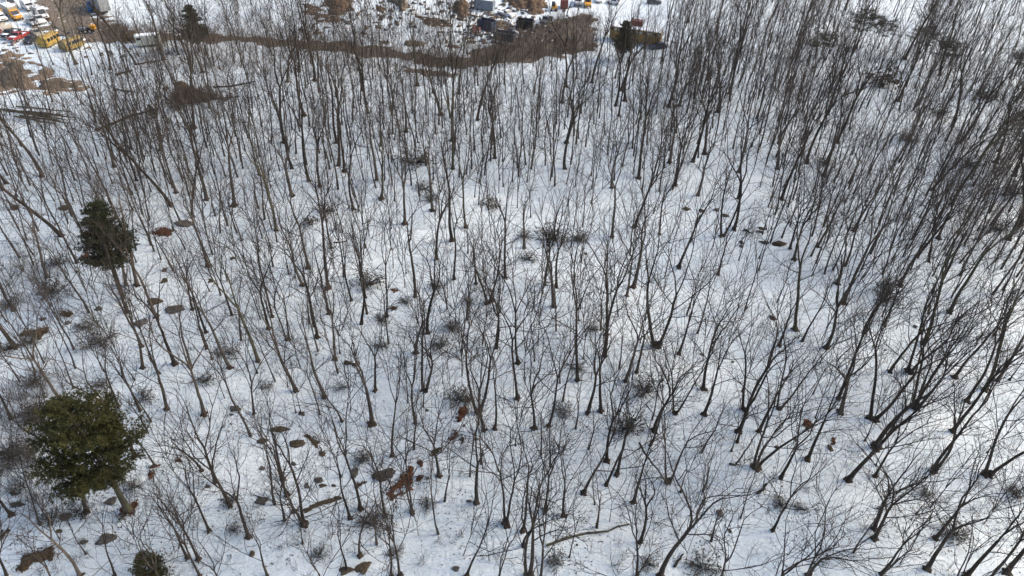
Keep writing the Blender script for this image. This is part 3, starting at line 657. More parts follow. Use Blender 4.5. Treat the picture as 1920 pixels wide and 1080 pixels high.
# ------------------------------------------------------------------ boulders
def boulder_mesh(seed, mat, sub=3):
    import bmesh
    bm = bmesh.new(); bmesh.ops.create_icosphere(bm, subdivisions=sub, radius=1.0)
    for v in bm.verts:
        c = v.co.copy()
        n = mnoise.fractal(c * 1.0 + Vector((seed * 3.1, 0, 0)), .8, 2.1, 5) * .62
        f = 1 + n
        v.co = c * f
        if v.co.z > .42: v.co.z = .42 + (v.co.z - .42) * .35
    me = bpy.data.meshes.new('boulder'); bm.to_mesh(me); bm.free(); me.materials.append(MATS[mat])
    for q in me.polygons: q.use_smooth = True
    return me
STONE = [boulder_mesh(i, 'stone') for i in range(5)]; MOSSY = [boulder_mesh(10 + i, 'stone_moss') for i in range(4)]
def rock(u, v, wpx, hpx, ang=0, kind='s', label=None, noun=None, name='boulder'):
    p = at(u, v); s = wpx * mpp(p) / 2 * 1.1
    el = math.atan2(CAM_H, p.y)                          # foreshortening of the ground at this distance
    d = hpx * mpp(p) / 2 / max(.25, math.sin(el)) * .9
    me = random.choice(STONE if kind == 's' else MOSSY); noun = noun or ('small grey stone' if kind == 's' else 'small brown stone')
    o = thing(name, p + Vector((0, 0, .05)), 'rock', label, 'stones showing through the snow', math.radians(ang), (s, d, min(s, d) * .55), me=me, uv=(u, v), noun=noun)
    return o
rock(202, 1010, 30, 21, 20, 's', 'large oval grey boulder below the large pine')
rock(722, 891, 38, 20, 22, 's', 'flat grey boulder left of the big rust leaf patch')
rock(265, 606, 22, 13, 35, 's', 'flat tilted grey slab on open snow above the large pine')
rock(525, 805, 30, 11, 3, 'm', 'flat brown boulder right of the square grey stone')
rock(555, 833, 26, 14, 20, 'm', 'brown rock with a tail of dirt beside the long brown patch')
rock(441, 766, 16, 11, 10, 's', 'square grey stone alone on the snow')
rock(1462, 457, 22, 9, 0, 'm', 'low mossy stone touching a trunk')
rock(492, 827, 16, 11, 10, 'm', 'round brown stone at the foot of a trunk near the flat brown boulder')
rock(682, 1064, 28, 20, 50, 'm', 'brown outcrop by the bottom edge, larger of the two')
rock(650, 1070, 26, 14, 15, 'm', 'brown outcrop by the bottom edge, smaller of the two')
rock(291, 566, 26, 14, 15, 'm', 'flat brown rock under a pale trunk left of the dark stones')
rock(328, 581, 30, 15, 15, 's', 'dark split rock right of the flat brown rock')
rock(345, 421, 26, 13, 5, 's', 'dark twin stones beside the rust leaf heap')
for u, v, a, b, an in ((209, 940, 18, 15, 30), (122, 970, 16, 14, 0), (32, 946, 18, 11, 15), (111, 996, 10, 7, 0), (157, 1017, 12, 8, 0), (390, 912, 9, 6, 0), (95, 982, 9, 8, 0), (472, 1039, 9, 11, 0), (25, 925, 8, 11, 40), (598, 901, 13, 11, 10), (606, 911, 14, 7, 10),
                       (625, 911, 8, 5, 0), (490, 939, 15, 18, 70), (552, 959, 13, 9, 30), (665, 888, 12, 20, 0), (855, 1067, 12, 10, 0), (880, 940, 9, 5, 0), (575, 911, 7, 11, 0), (566, 776, 12, 7, -20), (650, 681, 12, 8, 0), (186, 579, 12, 8, 0), (127, 606, 9, 7, 0), (81, 599, 11, 7, 15),
                       (434, 778, 6, 3, 0), (1556, 841, 8, 12, 0), (1457, 839, 8, 7, 0), (1492, 825, 6, 7, 0), (1287, 392, 11, 7, 0), (1315, 396, 10, 6, 0), (1344, 394, 9, 6, 0), (1360, 405, 11, 6, 0), (1428, 429, 13, 5, 0), (1425, 435, 12, 4, -15), (1434, 455, 16, 6, -10), (1390, 455, 6, 7, 0), (1389, 462, 6, 5, 0),
                       (309, 507, 8, 10, 0), (309, 527, 11, 10, 0), (1448, 597, 11, 9, 0), (1716, 612, 6, 5, 0), (1659, 657, 4, 3, 0), (1315, 665, 5, 4, 0), (1098, 476, 6, 5, 0), (1373, 679, 5, 4, 0), (396, 527, 9, 8, 0), (437, 484, 9, 5, 0), (800, 770, 6, 5, 0), (728, 994, 6, 5, 0), (802, 897, 5, 5, 0), (743, 929, 4, 4, 0), (743, 951, 3, 4, 0), (1082, 1022, 4, 4, 0), (870, 798, 5, 4, 0), (1350, 963, 11, 14, 0), (1368, 996, 5, 8, 0), (1645, 954, 4, 3, 0), (550, 870, 8, 6, -40), (492, 878, 10, 8, 0)):
    rock(u, v, a, b, an, random.choice('ssm'))

# ------------------------------------------------------------------ bare patches of leaves and earth where the snow has gone
def leaf_flakes(poly_pts, origin, r, n, mat, dome):
    T = Tubes(); P = np.array(poly_pts); lo, hi = P.min(0), P.max(0); k = 0; C = []
    for _ in range(n * 8):
        x, y = r.uniform(lo[0], hi[0]), r.uniform(lo[1], hi[1])
        if inside(P, np.array([x]), np.array([y]))[0]:
            C.append((x - origin[0], y - origin[1], float(hgt(x, y)) - origin[2] + .05 + dome * .6)); k += 1
            if k >= n: break
    if not C: return None
    tufts(T, np.array(C), np.tile(UP * .3, (len(C), 1)), r, (.20, .07), 3, 1.2)
    return T.mesh('loose_leaves', mat, False)
def leaf_patch(pts, mat, label, seed, dome=.05, holes=(), noun=None, name='leaf_patch', cell=.13, edge=.22):
    cc = np.mean(np.array(pts), 0); gp = ground_poly([tuple(cc + (np.array(q) - cc) * 1.22) for q in pts]); me, o0 = patch(name, gp, cell, mat, .03, dome, .03, edge, seed, [ground_poly(h) for h in holes], rs=5)
    c = np.mean(np.array(pts), 0)
    o = thing(name, o0, 'leaf patch', label, 'bare leafy patches in the snow', me=me, uv=tuple(c), noun=noun)
    A = np.array(gp); ar = abs(np.sum(A[:, 0] * np.roll(A[:, 1], 1) - A[:, 1] * np.roll(A[:, 0], 1))) / 2
    fl = leaf_flakes(gp, o0, np.random.default_rng(seed), int(min(160, 10 + ar * 14)), mat, dome)
    if fl: c = link('loose_leaves', fl, o); c['kind'] = 'stuff'
    return o
Q = lambda ox, oy, s: [(ox + float(a.split(',')[0]) / 4, oy + float(a.split(',')[1]) / 4) for a in s.split()]
leaf_patch(Q(480, 810, "1140,270 1175,290 1165,400 1175,430 1090,470 1040,500 1015,512 995,440 1050,380 1100,330"), 'leaf_rust', 'large rust-red leaf patch with slits of snow in it', 1,
           holes=[Q(480, 810, "1020,462 1045,442 1080,430 1075,450 1030,468"), Q(480, 810, "1085,440 1100,410 1115,405 1100,440")])
leaf_patch(Q(480, 810, "1195,345 1220,325 1255,325 1250,355 1215,375 1200,370"), 'leaf_rust', 'small rust leaf patch close to the right of the large one', 2)
leaf_patch(Q(480, 810, "1205,240 1225,210 1250,220 1248,255 1235,270 1225,250"), 'leaf_rust', 'small rust leaf patch above the large rust one', 3)
leaf_patch(Q(480, 810, "1305,170 1340,130 1400,110 1410,125 1370,160 1320,185"), 'leaf_tan', 'narrow brown leaf patch against a trunk below the red-brown clump', 4)
leaf_patch(Q(480, 810, "1435,70 1460,40 1490,0 1520,20 1500,50 1450,78"), 'leaf_rust', 'rust leaf patch against a forked trunk just below the red-brown clump', 5)
leaf_patch(Q(480, 810, "1530,60 1545,25 1562,50 1555,80 1540,85"), 'leaf_tan', 'small upright brown patch tucked right of a forked trunk below the clump', 6)
leaf_patch(Q(480, 810, "365,30 440,45 480,75 475,110 515,150 510,177 460,170 470,140 440,105 400,80"), 'leaf_tan', 'elongated brown patch of bare ground with a bent tail', 7)
leaf_patch(Q(480, 810, "735,410 760,385 830,362 848,375 800,395 755,425"), 'leaf_tan', 'flat brown strip of leaves left of the flat grey boulder', 8)
leaf_patch(Q(0, 810, "895,580 930,550 960,560 985,520 1030,520 1030,560 1000,600 1010,615 930,630 905,605"), 'leaf_rust', 'rust leaf patch at the foot of the large pine', 9)
leaf_patch(Q(0, 810, "1108,330 1120,300 1155,295 1162,325 1130,355"), 'leaf_rust', 'small rust patch right of the large pine crown', 10)
leaf_patch(Q(0, 810, "1110,265 1140,255 1195,242 1198,255 1160,270 1120,278"), 'leaf_rust', 'thin rust streak at the foot of a slim tree by the large pine', 11)
leaf_patch(Q(0, 810, "100,1030 170,990 180,930 310,890 380,860 392,920 370,975 330,970 250,990 190,1040"), 'leaf_tan', 'jagged bare brown ledge in the lower left corner', 12, dome=.25)
leaf_patch(Q(0, 810, "0,760 50,735 78,745 30,790 0,825"), 'leaf_tan', 'brown patch cut by the left edge above the jagged ledge', 13, dome=.12)
leaf_patch(Q(0, 810, "1305,215 1330,200 1365,212 1360,225 1320,228"), 'leaf_rust', 'little rust patch right of the large pine on open snow', 14)
leaf_patch(Q(480, 540, "1505,960 1520,910 1560,890 1592,930 1570,965 1530,1000 1512,1015"), 'leaf_rust', 'red-brown leaf clump below the speckled laurel', 15, dome=.25)
leaf_patch(Q(480, 540, "705,560 775,558 772,580 740,595 715,588"), 'leaf_tan', 'small tan leaf patch beside a grey stone', 16)
leaf_patch(Q(480, 540, "1000,150 1020,135 1060,135 1055,160 1020,172"), 'leaf_tan', 'pale leaf scrap between slim trunks', 17)
leaf_patch(Q(480, 540, "500,10 540,0 565,5 540,25 515,35"), 'leaf_tan', 'little brown patch at a slim trunk, down and left of the round laurel', 18)
leaf_patch(Q(480, 540, "1010,15 1050,5 1070,22 1040,38"), 'leaf_rust', 'little rust scrap above the pale leaf scrap', 19)
leaf_patch(Q(1440, 540, "270,985 300,980 320,1010 350,1035 345,1050 320,1050 300,1075 275,1070"), 'leaf_rust', 'small star-shaped rust leaf patch on the right-hand slope', 20)
leaf_patch(Q(1440, 810, "470,90 480,30 500,35 510,80 490,100"), 'leaf_rust', 'small upright rust patch right of the star-shaped leaf patch', 21)
leaf_patch(Q(0, 270, "1140,670 1200,640 1235,625 1285,660 1270,690 1210,690"), 'leaf_rust', 'rust leaf heap beside the dark twin stones', 22, dome=.3)
leaf_patch(Q(0, 270, "435,490 470,460 520,455 525,490 470,500"), 'leaf_tan', 'brown patch above and left of the bushy hemlock', 23)
leaf_patch(Q(0, 270, "70,480 100,455 145,465 130,495 90,500"), 'leaf_tan', 'brown patch near the left edge level with the bushy hemlock top', 24)
leaf_patch(Q(0, 270, "600,870 630,825 670,815 665,840 625,875"), 'leaf_rust', 'brown strip just below the bushy hemlock', 25)
leaf_patch(Q(0, 540, "160,365 185,305 240,320 290,310 360,290 350,330 290,385 230,360"), 'leaf_tan', 'brown ledge on the left slope above the lone laurel', 26, dome=.3)
leaf_patch(Q(0, 540, "455,200 470,170 530,180 550,190 520,220 480,215"), 'leaf_tan', 'small brown ledge left of the speckled laurel clump', 27, dome=.2)
leaf_patch(Q(480, 810, "1640,60 1655,45 1660,62 1648,72"), 'leaf_tan', 'tiny brown patch beside the forked trunk right of the clump', 28)
# mossy ridge of stones: a row of separate stones
for i, t in enumerate(np.linspace(0, 1, 6)):
    rock(577 + 57 * t, 957 - 25 * t - 3 * math.sin(t * 5), 15, 9, 20 + 10 * math.sin(i), 'm', noun='mossy ridge stone')

# ------------------------------------------------------------------ logs and fallen branches
def log(pts, rpx, label, mat='bark', branch=0, lift=.0, name='fallen_log'):
    P = []
    for k, t in enumerate(pts):
        q = at(t[0], t[1]); q.z += (t[2] if len(t) > 2 else 0) + rpx * mpp(q); P.append(q)
    o0 = P[0].copy(); R0 = rpx * mpp(o0)
    n = 8; A = np.array([tuple(q - o0) for q in P]); s = np.linspace(0, 1, len(A)); S_ = np.linspace(0, 1, n)
    B = np.stack([np.interp(S_, s, A[:, i]) for i in range(3)], -1); r = np.random.default_rng(int(pts[0][0]))
    B[1:-1] += r.normal(0, R0 * .5, (n - 2, 3)) * (1, 1, .3)
    T = Tubes(); T.add(B, np.linspace(R0, R0 * .55, n), 7)
    o = thing(name, o0, 'log', label, 'fallen wood', me=T.mesh('fallen_log', mat), uv=(np.mean([t[0] for t in pts]), np.mean([t[1] for t in pts])))
    for i in range(branch):
        t = r.uniform(.35, .95); j = min(int(t * (n - 1)), n - 2); d = unit(B[-1] - B[0]); dd = unit(d + np.array([*r.normal(0, .8, 2), abs(r.normal(0, .4))]))
        L = r.uniform(.8, 2.6); Q_ = np.array([B[j], B[j] + dd * L * .5 + r.normal(0, .1, 3), B[j] + dd * L]); Q_[:, 2] = np.maximum(Q_[:, 2], .02)
        tb = Tubes(); tb.add(Q_, [R0 * .4, R0 * .28, R0 * .14], 4); link('branch', tb.mesh('branch', mat), o)
log([(1025, 1024), (1090, 1002), (1130, 997), (1180, 984)], 2.6, 'long mossy fallen log near the bottom edge', 'bark_moss', 3)
log([(1264, 1064), (1281, 1040)], 2.6, 'short pole lying near the bottom edge beside the bristly laurel')
log([(1419, 927), (1430, 918), (1438, 908)], 2.4, 'short leaning broken log on the right of the open snow', 'bark', 2)
log([(1379, 871), (1394, 855, 1.0), (1410, 839, 2.2)], 1.8, 'thin pole propped against the three-trunked tree')
log([(1191, 861, 2.5), (1215, 880, 1.2), (1247, 904)], 2.2, 'forked fallen branch leaning on twin trunks', 'bark', 2)
log([(1367, 871), (1385, 873)], 2.0, 'short dead branch at the foot of the three-trunked tree', 'bark_moss', 2)
log([(180, 246), (240, 222), (295, 206)], 2.6, 'long fallen trunk running up to the tiny conifer', 'bark', 6)
log([(217, 142), (250, 134)], 2.2, 'short thick log lying on the snow below the pale green camper', 'bark')
log([(260, 122), (275, 118), (300, 116)], 1.6, 'thin pole lying below the pale green campers', 'bark')
log([(1580, 182), (1600, 174), (1625, 164)], 2.0, 'thin log on the snow below the hemlock row', 'bark')
log([(625, 456), (650, 454)], 1.4, 'short stick on the snow in the middle of the wood', 'bark')
log([(1395, 432), (1410, 440)], 2.0, 'dark broken branch between the scattered dark stones', 'bark', 1)
log([(400, 165), (440, 162), (480, 154)], 1.8, 'thin trunk lying right of the brown brush pile', 'bark', 2)
log([(370, 190), (410, 186), (450, 183)], 1.8, 'thin trunk lying below and right of the brown brush pile', 'bark', 2)
log([(215, 168), (240, 172), (262, 176)], 1.6, 'bent branch lying above the long fallen trunk', 'bark', 2)
log([(858, 944), (890, 948), (905, 960)], 1.3, 'thin bough lying right of the double stem by the large rust patch', 'bark', 2) if False else None
# felled poles stacked at the left edge
for i in range(9):
    r_ = random.uniform
    v0 = 206 + (i % 5) * 4.2 + r_(-1, 1); u0 = r_(0, 40) + (i // 5) * 30
    log([(u0, v0, (i % 3) * .3), (u0 + r_(70, 105), v0 + r_(8, 20), (i % 3) * .3 + .2)], 1.7, None, 'bark_moss', 4, name='felled_pole')
    REG[-1]['noun'] = 'brushy felled pole'; REG[-1]['o']['group'] = 'felled poles stacked by the dirt mounds'
# the brush pile
p = at(345, 190)
o = thing('brush_pile', p, 'brush pile', 'wide brown brush pile beside felled thin trunks', uv=(345, 168))
for i in range(40):
    b = link('brush', random.choice(BRUSH)[0], o, (random.gauss(0, 3.6), random.gauss(1, 2.2), random.uniform(0, .5))); b.rotation_euler = (random.uniform(-.5, .5), random.uniform(-.5, .5), random.uniform(0, 6)); b.scale = (random.uniform(.8, 1.5),) * 3; b['kind'] = 'stuff'
gp = ground_poly([(318, 158), (350, 150), (372, 166), (405, 178), (365, 186), (328, 190)])
me, o1 = patch('leaf_patch', gp, .3, 'leaf_tan', .03, .25, .15, 2.4, 55); thing('leaf_patch', o1, 'leaf patch', 'brown heap of earth under the wide brush pile', me=me, uv=(350, 172))
leaf_patch([(1634, 832), (1648, 828), (1652, 842), (1646, 849), (1636, 845)], 'leaf_tan', 'brown leafy foot of a leaning trunk behind the thick straight trunk', 77, dome=.2)

# ------------------------------------------------------------------ vehicles and scrap in the yard beyond the road
import bmesh
def to_mesh(bm, name, mat, bev=0.0, smooth=False):
    if bev: bmesh.ops.bevel(bm, geom=list(bm.edges), offset=bev, segments=1, affect='EDGES', clamp_overlap=True)
    bmesh.ops.recalc_face_normals(bm, faces=bm.faces)
    me = bpy.data.meshes.new(name); bm.to_mesh(me); bm.free(); me.materials.append(MATS[mat])
    if smooth:
        for q in me.polygons: q.use_smooth = True
    return me
def prism(name, prof, y0, y1, mat, parent, bev=.04, taper=1.0):
    """side profile (x, z) drawn out across y; taper narrows what lies above the profile's middle"""
    bm = bmesh.new(); zs = [z for _, z in prof]; zm = (min(zs) + max(zs)) / 2; yc = (y0 + y1) / 2
    def Y(y, z): return yc + (y - yc) * (taper if z > zm else 1.0)
    a = [bm.verts.new((x, Y(y0, z), z)) for x, z in prof]; b = [bm.verts.new((x, Y(y1, z), z)) for x, z in prof]
    bm.faces.new(a); bm.faces.new(b[::-1])
    for i in range(len(prof)):
        j = (i + 1) % len(prof); bm.faces.new((a[i], b[i], b[j], a[j]))
    return link(name, to_mesh(bm, name, mat, bev), parent)
def box(name, x0, x1, y0, y1, z0, z1, mat, parent, bev=.03, taper=1.0):
    return prism(name, [(x0, z0), (x1, z0), (x1, z1), (x0, z1)], y0, y1, mat, parent, bev, taper)
def cyl_mesh(name, rad, wid, mat, k=16):
    bm = bmesh.new(); bmesh.ops.create_cone(bm, cap_ends=True, segments=k, radius1=rad, radius2=rad, depth=wid, matrix=Matrix.Rotation(PI / 2, 4, 'X'))
    return to_mesh(bm, name, mat, wid * .12)
def wheel(x, y, rad, parent, wid=.24):
    t = link('wheel', cyl_mesh('wheel', rad, wid, 'tyre'), parent, (x, y, rad))
    link('rim', cyl_mesh('rim', rad * .55, wid + .03, 'paint_silver', 12), t)
def frame2(uv0, uv1):
    """rear and front pixels on the ground -> place and heading"""
    a, b = at(*uv0), at(*uv1); c = (a + b) / 2; c.z = float(hgt(c.x, c.y)) + .03
    return c, math.atan2(b.y - a.y, b.x - a.x)
def veh(name, uv0, uv1, cat, label, group=None):
    c, h = frame2(uv0, uv1)
    return thing(name, c, cat, label, group, h, uv=((uv0[0] + uv1[0]) / 2, (uv0[1] + uv1[1]) / 2 - 6))
def lamps(o, x, w_, z):
    for s in (-1, 1): box('headlight', x - .04, x + .035, s * w_ - .14, s * w_ + .14, z - .09, z + .09, 'lamp_glass', o, .015)
def van(uv0, uv1, label, mat='paint_white', L=5.7, W=2.0, H=2.55, high=True, snow=False, name='parked_van'):
    o = veh(name, uv0, uv1, 'van', label, 'vehicles parked in the yard'); a = -L / 2; b = L / 2
    prism('body', [(a, .4), (b, .4), (b, .95), (b - .15, 1.15), (b - .95, 1.32), (b - 1.75, H - .12), (b - 2.0, H), (a + .12, H), (a, H - .2)], -W / 2, W / 2, mat, o, .07, .9)
    prism('windshield', [(b - 1.05, 1.36), (b - .93, 1.36), (b - 1.66, H - .24), (b - 1.78, H - .24)], -W * .41, W * .41, 'glass_dark', o, .01)
    for s in (-1, 1):
        for x0, x1 in ((b - 2.45, b - 1.75), (b - 3.5, b - 2.55), (a + .4, b - 3.6)):
            box('side_window', x0, x1, s * W * .468 - .02, s * W * .468 + .02, 1.45, H - .55, 'glass_dark', o, .01)
    box('rear_window', a - .02, a + .03, -W * .36, W * .36, 1.5, H - .5, 'glass_dark', o, .01)
    prism('grille', [(b - .02, .7), (b + .03, .7), (b + .03, .95), (b - .02, .95)], -W * .3, W * .3, 'paint_black', o, .01)
    box('bumper', b - .1, b + .1, -W / 2, W / 2, .4, .58, 'paint_black', o); lamps(o, b, W * .40, .86)
    for x in (a + 1.0, b - .95):
        for s in (-1, 1): wheel(x, s * (W / 2 - .1), .36, o)
    if snow: box('snow_on_roof', a + .3, b - 2.2, -W * .4, W * .4, H - .02, H + .12, 'snow_cap', o, .05)
    return o
def car(uv0, uv1, label, mat, L=4.5, W=1.8):
    o = veh('parked_car', uv0, uv1, 'car', label, 'vehicles parked in the yard'); a = -L / 2; b = L / 2
    prism('body', [(a, .35), (b, .35), (b, .72), (b - .2, .85), (b - 1.3, .98), (a + .6, .98), (a, .9)], -W / 2, W / 2, mat, o, .07)
    prism('cabin', [(b - 1.35, .96), (b - 2.05, 1.46), (a + 1.1, 1.48), (a + .3, .96)], -W * .46, W * .46, mat, o, .05, .85)
    prism('windshield', [(b - 1.42, 1.0), (b - 1.33, 1.0), (b - 1.98, 1.43), (b - 2.07, 1.43)], -W * .38, W * .38, 'glass_dark', o, .01)
    prism('rear_window', [(a + .36, 1.0), (a + .28, 1.0), (a + 1.0, 1.45), (a + 1.08, 1.45)], -W * .36, W * .36, 'glass_dark', o, .01)
    for s in (-1, 1):
        prism('side_window', [(b - 1.6, 1.02), (b - 2.1, 1.38), (a + 1.15, 1.4), (a + .75, 1.02)], s * W * .432 - .03, s * W * .432 + .03, 'glass_dark', o, .01)
        for x in (a + .8, b - .85): wheel(x, s * (W / 2 - .08), .31, o, .2)
    box('bumper', b - .1, b + .08, -W / 2, W / 2, .35, .5, 'paint_black', o); lamps(o, b, W * .38, .68)
    return o
def pickup(uv0, uv1, label, mat, L=5.3, W=1.9, snow=True, load=None):
    o = veh('pickup_truck', uv0, uv1, 'pickup truck', label, 'vehicles parked in the yard'); a = -L / 2; b = L / 2
    prism('hood', [(b - 1.55, .45), (b, .45), (b, .95), (b - .2, 1.08), (b - 1.55, 1.16)], -W / 2, W / 2, mat, o, .06)
    prism('cab', [(b - 3.1, .45), (b - 1.55, .45), (b - 1.5, 1.14), (b - 2.05, 1.74), (b - 2.95, 1.76), (b - 3.1, 1.14)], -W / 2, W / 2, mat, o, .06, .88)
    prism('windshield', [(b - 1.58, 1.18), (b - 1.49, 1.18), (b - 1.99, 1.7), (b - 2.08, 1.7)], -W * .39, W * .39, 'glass_dark', o, .01)
    for s in (-1, 1):
        prism('side_window', [(b - 1.75, 1.2), (b - 2.12, 1.62), (b - 2.9, 1.62), (b - 2.98, 1.2)], s * W * .45 - .03, s * W * .45 + .03, 'glass_dark', o, .01)
        box('bed_side', a, b - 3.12, s * (W / 2 - .04) - .04, s * (W / 2 - .04) + .04, .5, 1.12, mat, o)
        for x in (a + .95, b - .9): wheel(x, s * (W / 2 - .1), .38, o)
    box('bed_floor', a + .02, b - 3.12, -W / 2 + .09, W / 2 - .09, .55, .68, 'paint_black', o)
    box('tailgate', a - .03, a + .05, -W / 2 + .1, W / 2 - .1, .52, 1.1, mat, o)
    box('bumper', b - .08, b + .1, -W / 2, W / 2, .42, .58, 'paint_silver', o); lamps(o, b, W * .39, .82)
    if snow: box('snow_in_bed', a + .1, b - 3.2, -W / 2 + .14, W / 2 - .14, .69, .86, 'snow_cap', o, .05); box('snow_on_hood', b - 1.45, b - .5, -W * .35, W * .35, 1.09, 1.17, 'snow_cap', o, .03)
    return o
def bus_shell(uv0, uv1, label, mat, L=5.5, W=2.4, H=2.9, end='paint_orange'):
    o = veh('bus_shell', uv0, uv1, 'bus body', label, 'old bus bodies'); n = 10; a = -L / 2; b = L / 2
    prof = [(-W / 2, .35)] + [(-W / 2 * math.cos(PI * i / n) if True else 0, H - .75 + .75 * math.sin(PI * i / n)) for i in range(n + 1)] + [(W / 2, .35)]
    bm = bmesh.new()
    va = [bm.verts.new((a, y, z)) for y, z in prof]; vb = [bm.verts.new((b, y, z)) for y, z in prof]
    bm.faces.new(va); bm.faces.new(vb[::-1])
    for i in range(len(prof)): j = (i + 1) % len(prof); bm.faces.new((va[i], vb[i], vb[j], va[j]))
    link('body', to_mesh(bm, 'body', mat, .03), o)
    for k in range(int(L / 1.1)):                       # roof ribs and windows
        x = a + .55 + k * 1.1
        bm = bmesh.new(); ring = [(y * 1.012, z + .02) for y, z in prof[1:-1]]
        A = [bm.verts.new((x - .04, y, z)) for y, z in ring]; B = [bm.verts.new((x + .04, y, z)) for y, z in ring]
        for i in range(len(ring) - 1): bm.faces.new((A[i], B[i], B[i + 1], A[i + 1]))
        link('roof_rib', to_mesh(bm, 'roof_rib', mat), o)
        if k < int(L / 1.1) - 0:
            for s in (-1, 1): box('side_window', x + .1, min(x + .98, b - .06), s * (W / 2 - .005) - .02, s * (W / 2 - .005) + .02, 1.35, 2.05, 'glass_dark', o, .01)
    box('end_panel', b - .01, b + .04, -W * .42, W * .42, .5, H - .7, end, o, .02)
    for s in (-1, 1): box('end_window', b + .04, b + .06, s * W * .21 - .4, s * W * .21 + .4, 1.35, 2.0, 'glass_dark', o, .01)
    for s in (-1, 1): wheel(a + 1.2, s * (W / 2 - .15), .45, o)
    return o
def trailer(uv0, uv1, label, side, roof, L, W, H, z0=.9, ribs=0, wins=0, name='box_trailer', cat='trailer', snow=False):
    o = veh(name, uv0, uv1, cat, label); a = -L / 2; b = L / 2
    box('body', a, b, -W / 2, W / 2, z0, H, side, o, .05); box('roof', a - .04, b + .04, -W / 2 - .04, W / 2 + .04, H, H + .1, roof, o, .03)
    for k in range(ribs):
        x = a + (k + .5) * L / ribs
        for s in (-1, 1): box('rib', x - .04, x + .04, s * (W / 2 + .02) - .02, s * (W / 2 + .02) + .02, z0 + .1, H - .05, side, o, .01)
    for k in range(wins):
        x = a + (k + .5) * L / wins
        for s in (-1, 1): box('window', x - L / wins * .32, x + L / wins * .32, s * (W / 2 + .01) - .02, s * (W / 2 + .01) + .02, H - .75, H - .22, 'paint_palegreen' if k % 3 else 'glass_dark', o, .01)
    for s in (-1, 1): box('rear_door', a - .05, a - .005, s * W * .24 - W * .22, s * W * .24 + W * .22, z0 + .1, H - .1, side, o, .02)
    box('chassis', a + .2, b - .2, -.5, .5, .5, z0, 'paint_black', o)
    for x in (a + 1.1, a + 2.2):
        for s in (-1, 1): wheel(x, s * (W / 2 - .2), .45, o, .3)
    for s in (-1, 1): box('landing_leg', b - 1.6, b - 1.45, s * .5 - .07, s * .5 + .07, 0, z0, 'paint_black', o)
    if snow: box('snow_on_roof', a + .3, b - .4, -W * .42, W * .42, H + .1, H + .2, 'snow_cap', o, .04)
    return o
def dumpster(uv0, uv1, label, mat, L=5.5, W=2.4, H=1.9):
    o = veh('roll_off_dumpster', uv0, uv1, 'dumpster', label, 'roll-off dumpsters in the yard'); a = -L / 2; b = L / 2
    box('floor', a, b, -W / 2, W / 2, .15, .27, mat, o)
    for s in (-1, 1):
        box('wall', a, b, s * (W / 2 - .04) - .04, s * (W / 2 - .04) + .04, .27, H, mat, o, .02); box('top_rail', a, b, s * W / 2 - .06, s * W / 2 + .06, H, H + .12, mat, o, .02)
        for k in range(7): x = a + .4 + k * (L - .8) / 6; box('rib', x - .06, x + .06, s * (W / 2 + .05) - .05, s * (W / 2 + .05) + .05, .2, H - .01, mat, o, .02)
        box('skid', a + .1, b - .1, s * .55 - .08, s * .55 + .08, 0, .15, 'paint_black', o)
    for x in (a, b): box('end_wall', x - .05, x + .05, -W / 2 + .09, W / 2 - .09, .27, H, mat, o, .02)
    box('load', a + .2, b - .2, -W / 2 + .15, W / 2 - .15, .28, H * .75, 'dirt', o, .25)
    return o
def flat_truck(uv0, uv1, label, mat, bed, L=6.2, W=2.1, stake=False):
    o = veh('flatbed_truck', uv0, uv1, 'truck', label, 'vehicles parked in the yard'); a = -L / 2; b = L / 2
    prism('hood', [(b - 1.2, .6), (b, .6), (b, 1.2), (b - 1.2, 1.4)], -W * .44, W * .44, mat, o, .06)
    prism('cab', [(b - 2.7, .6), (b - 1.2, .6), (b - 1.18, 1.4), (b - 1.6, 2.15), (b - 2.6, 2.2), (b - 2.7, 1.4)], -W * .46, W * .46, mat, o, .06, .9)
    prism('windshield', [(b - 1.25, 1.44), (b - 1.16, 1.44), (b - 1.53, 2.08), (b - 1.62, 2.08)], -W * .36, W * .36, 'glass_dark', o, .01)
    for s in (-1, 1):
        prism('side_window', [(b - 1.4, 1.46), (b - 1.66, 2.0), (b - 2.5, 2.0), (b - 2.55, 1.46)], s * W * .42 - .03, s * W * .42 + .03, 'glass_dark', o, .01)
        for x in (a + 1.1, b - .8): wheel(x, s * (W / 2 - .15), .44, o, .28)
        if stake:
            for k in range(3): box('side_board', a + .05, b - 2.85, s * (W / 2) - .03, s * (W / 2) + .03, 1.12 + k * .28, 1.34 + k * .28, bed, o, .02)
    box('bed', a, b - 2.8, -W / 2, W / 2, .9, 1.08, bed, o); box('bumper', b - .05, b + .12, -W / 2, W / 2, .5, .7, 'paint_black', o); lamps(o, b, W * .36, 1.0)
    box('snow_on_bed', a + .2, b - 3.0, -W * .4, W * .4, 1.08, 1.22, 'snow_cap', o, .05)
    return o
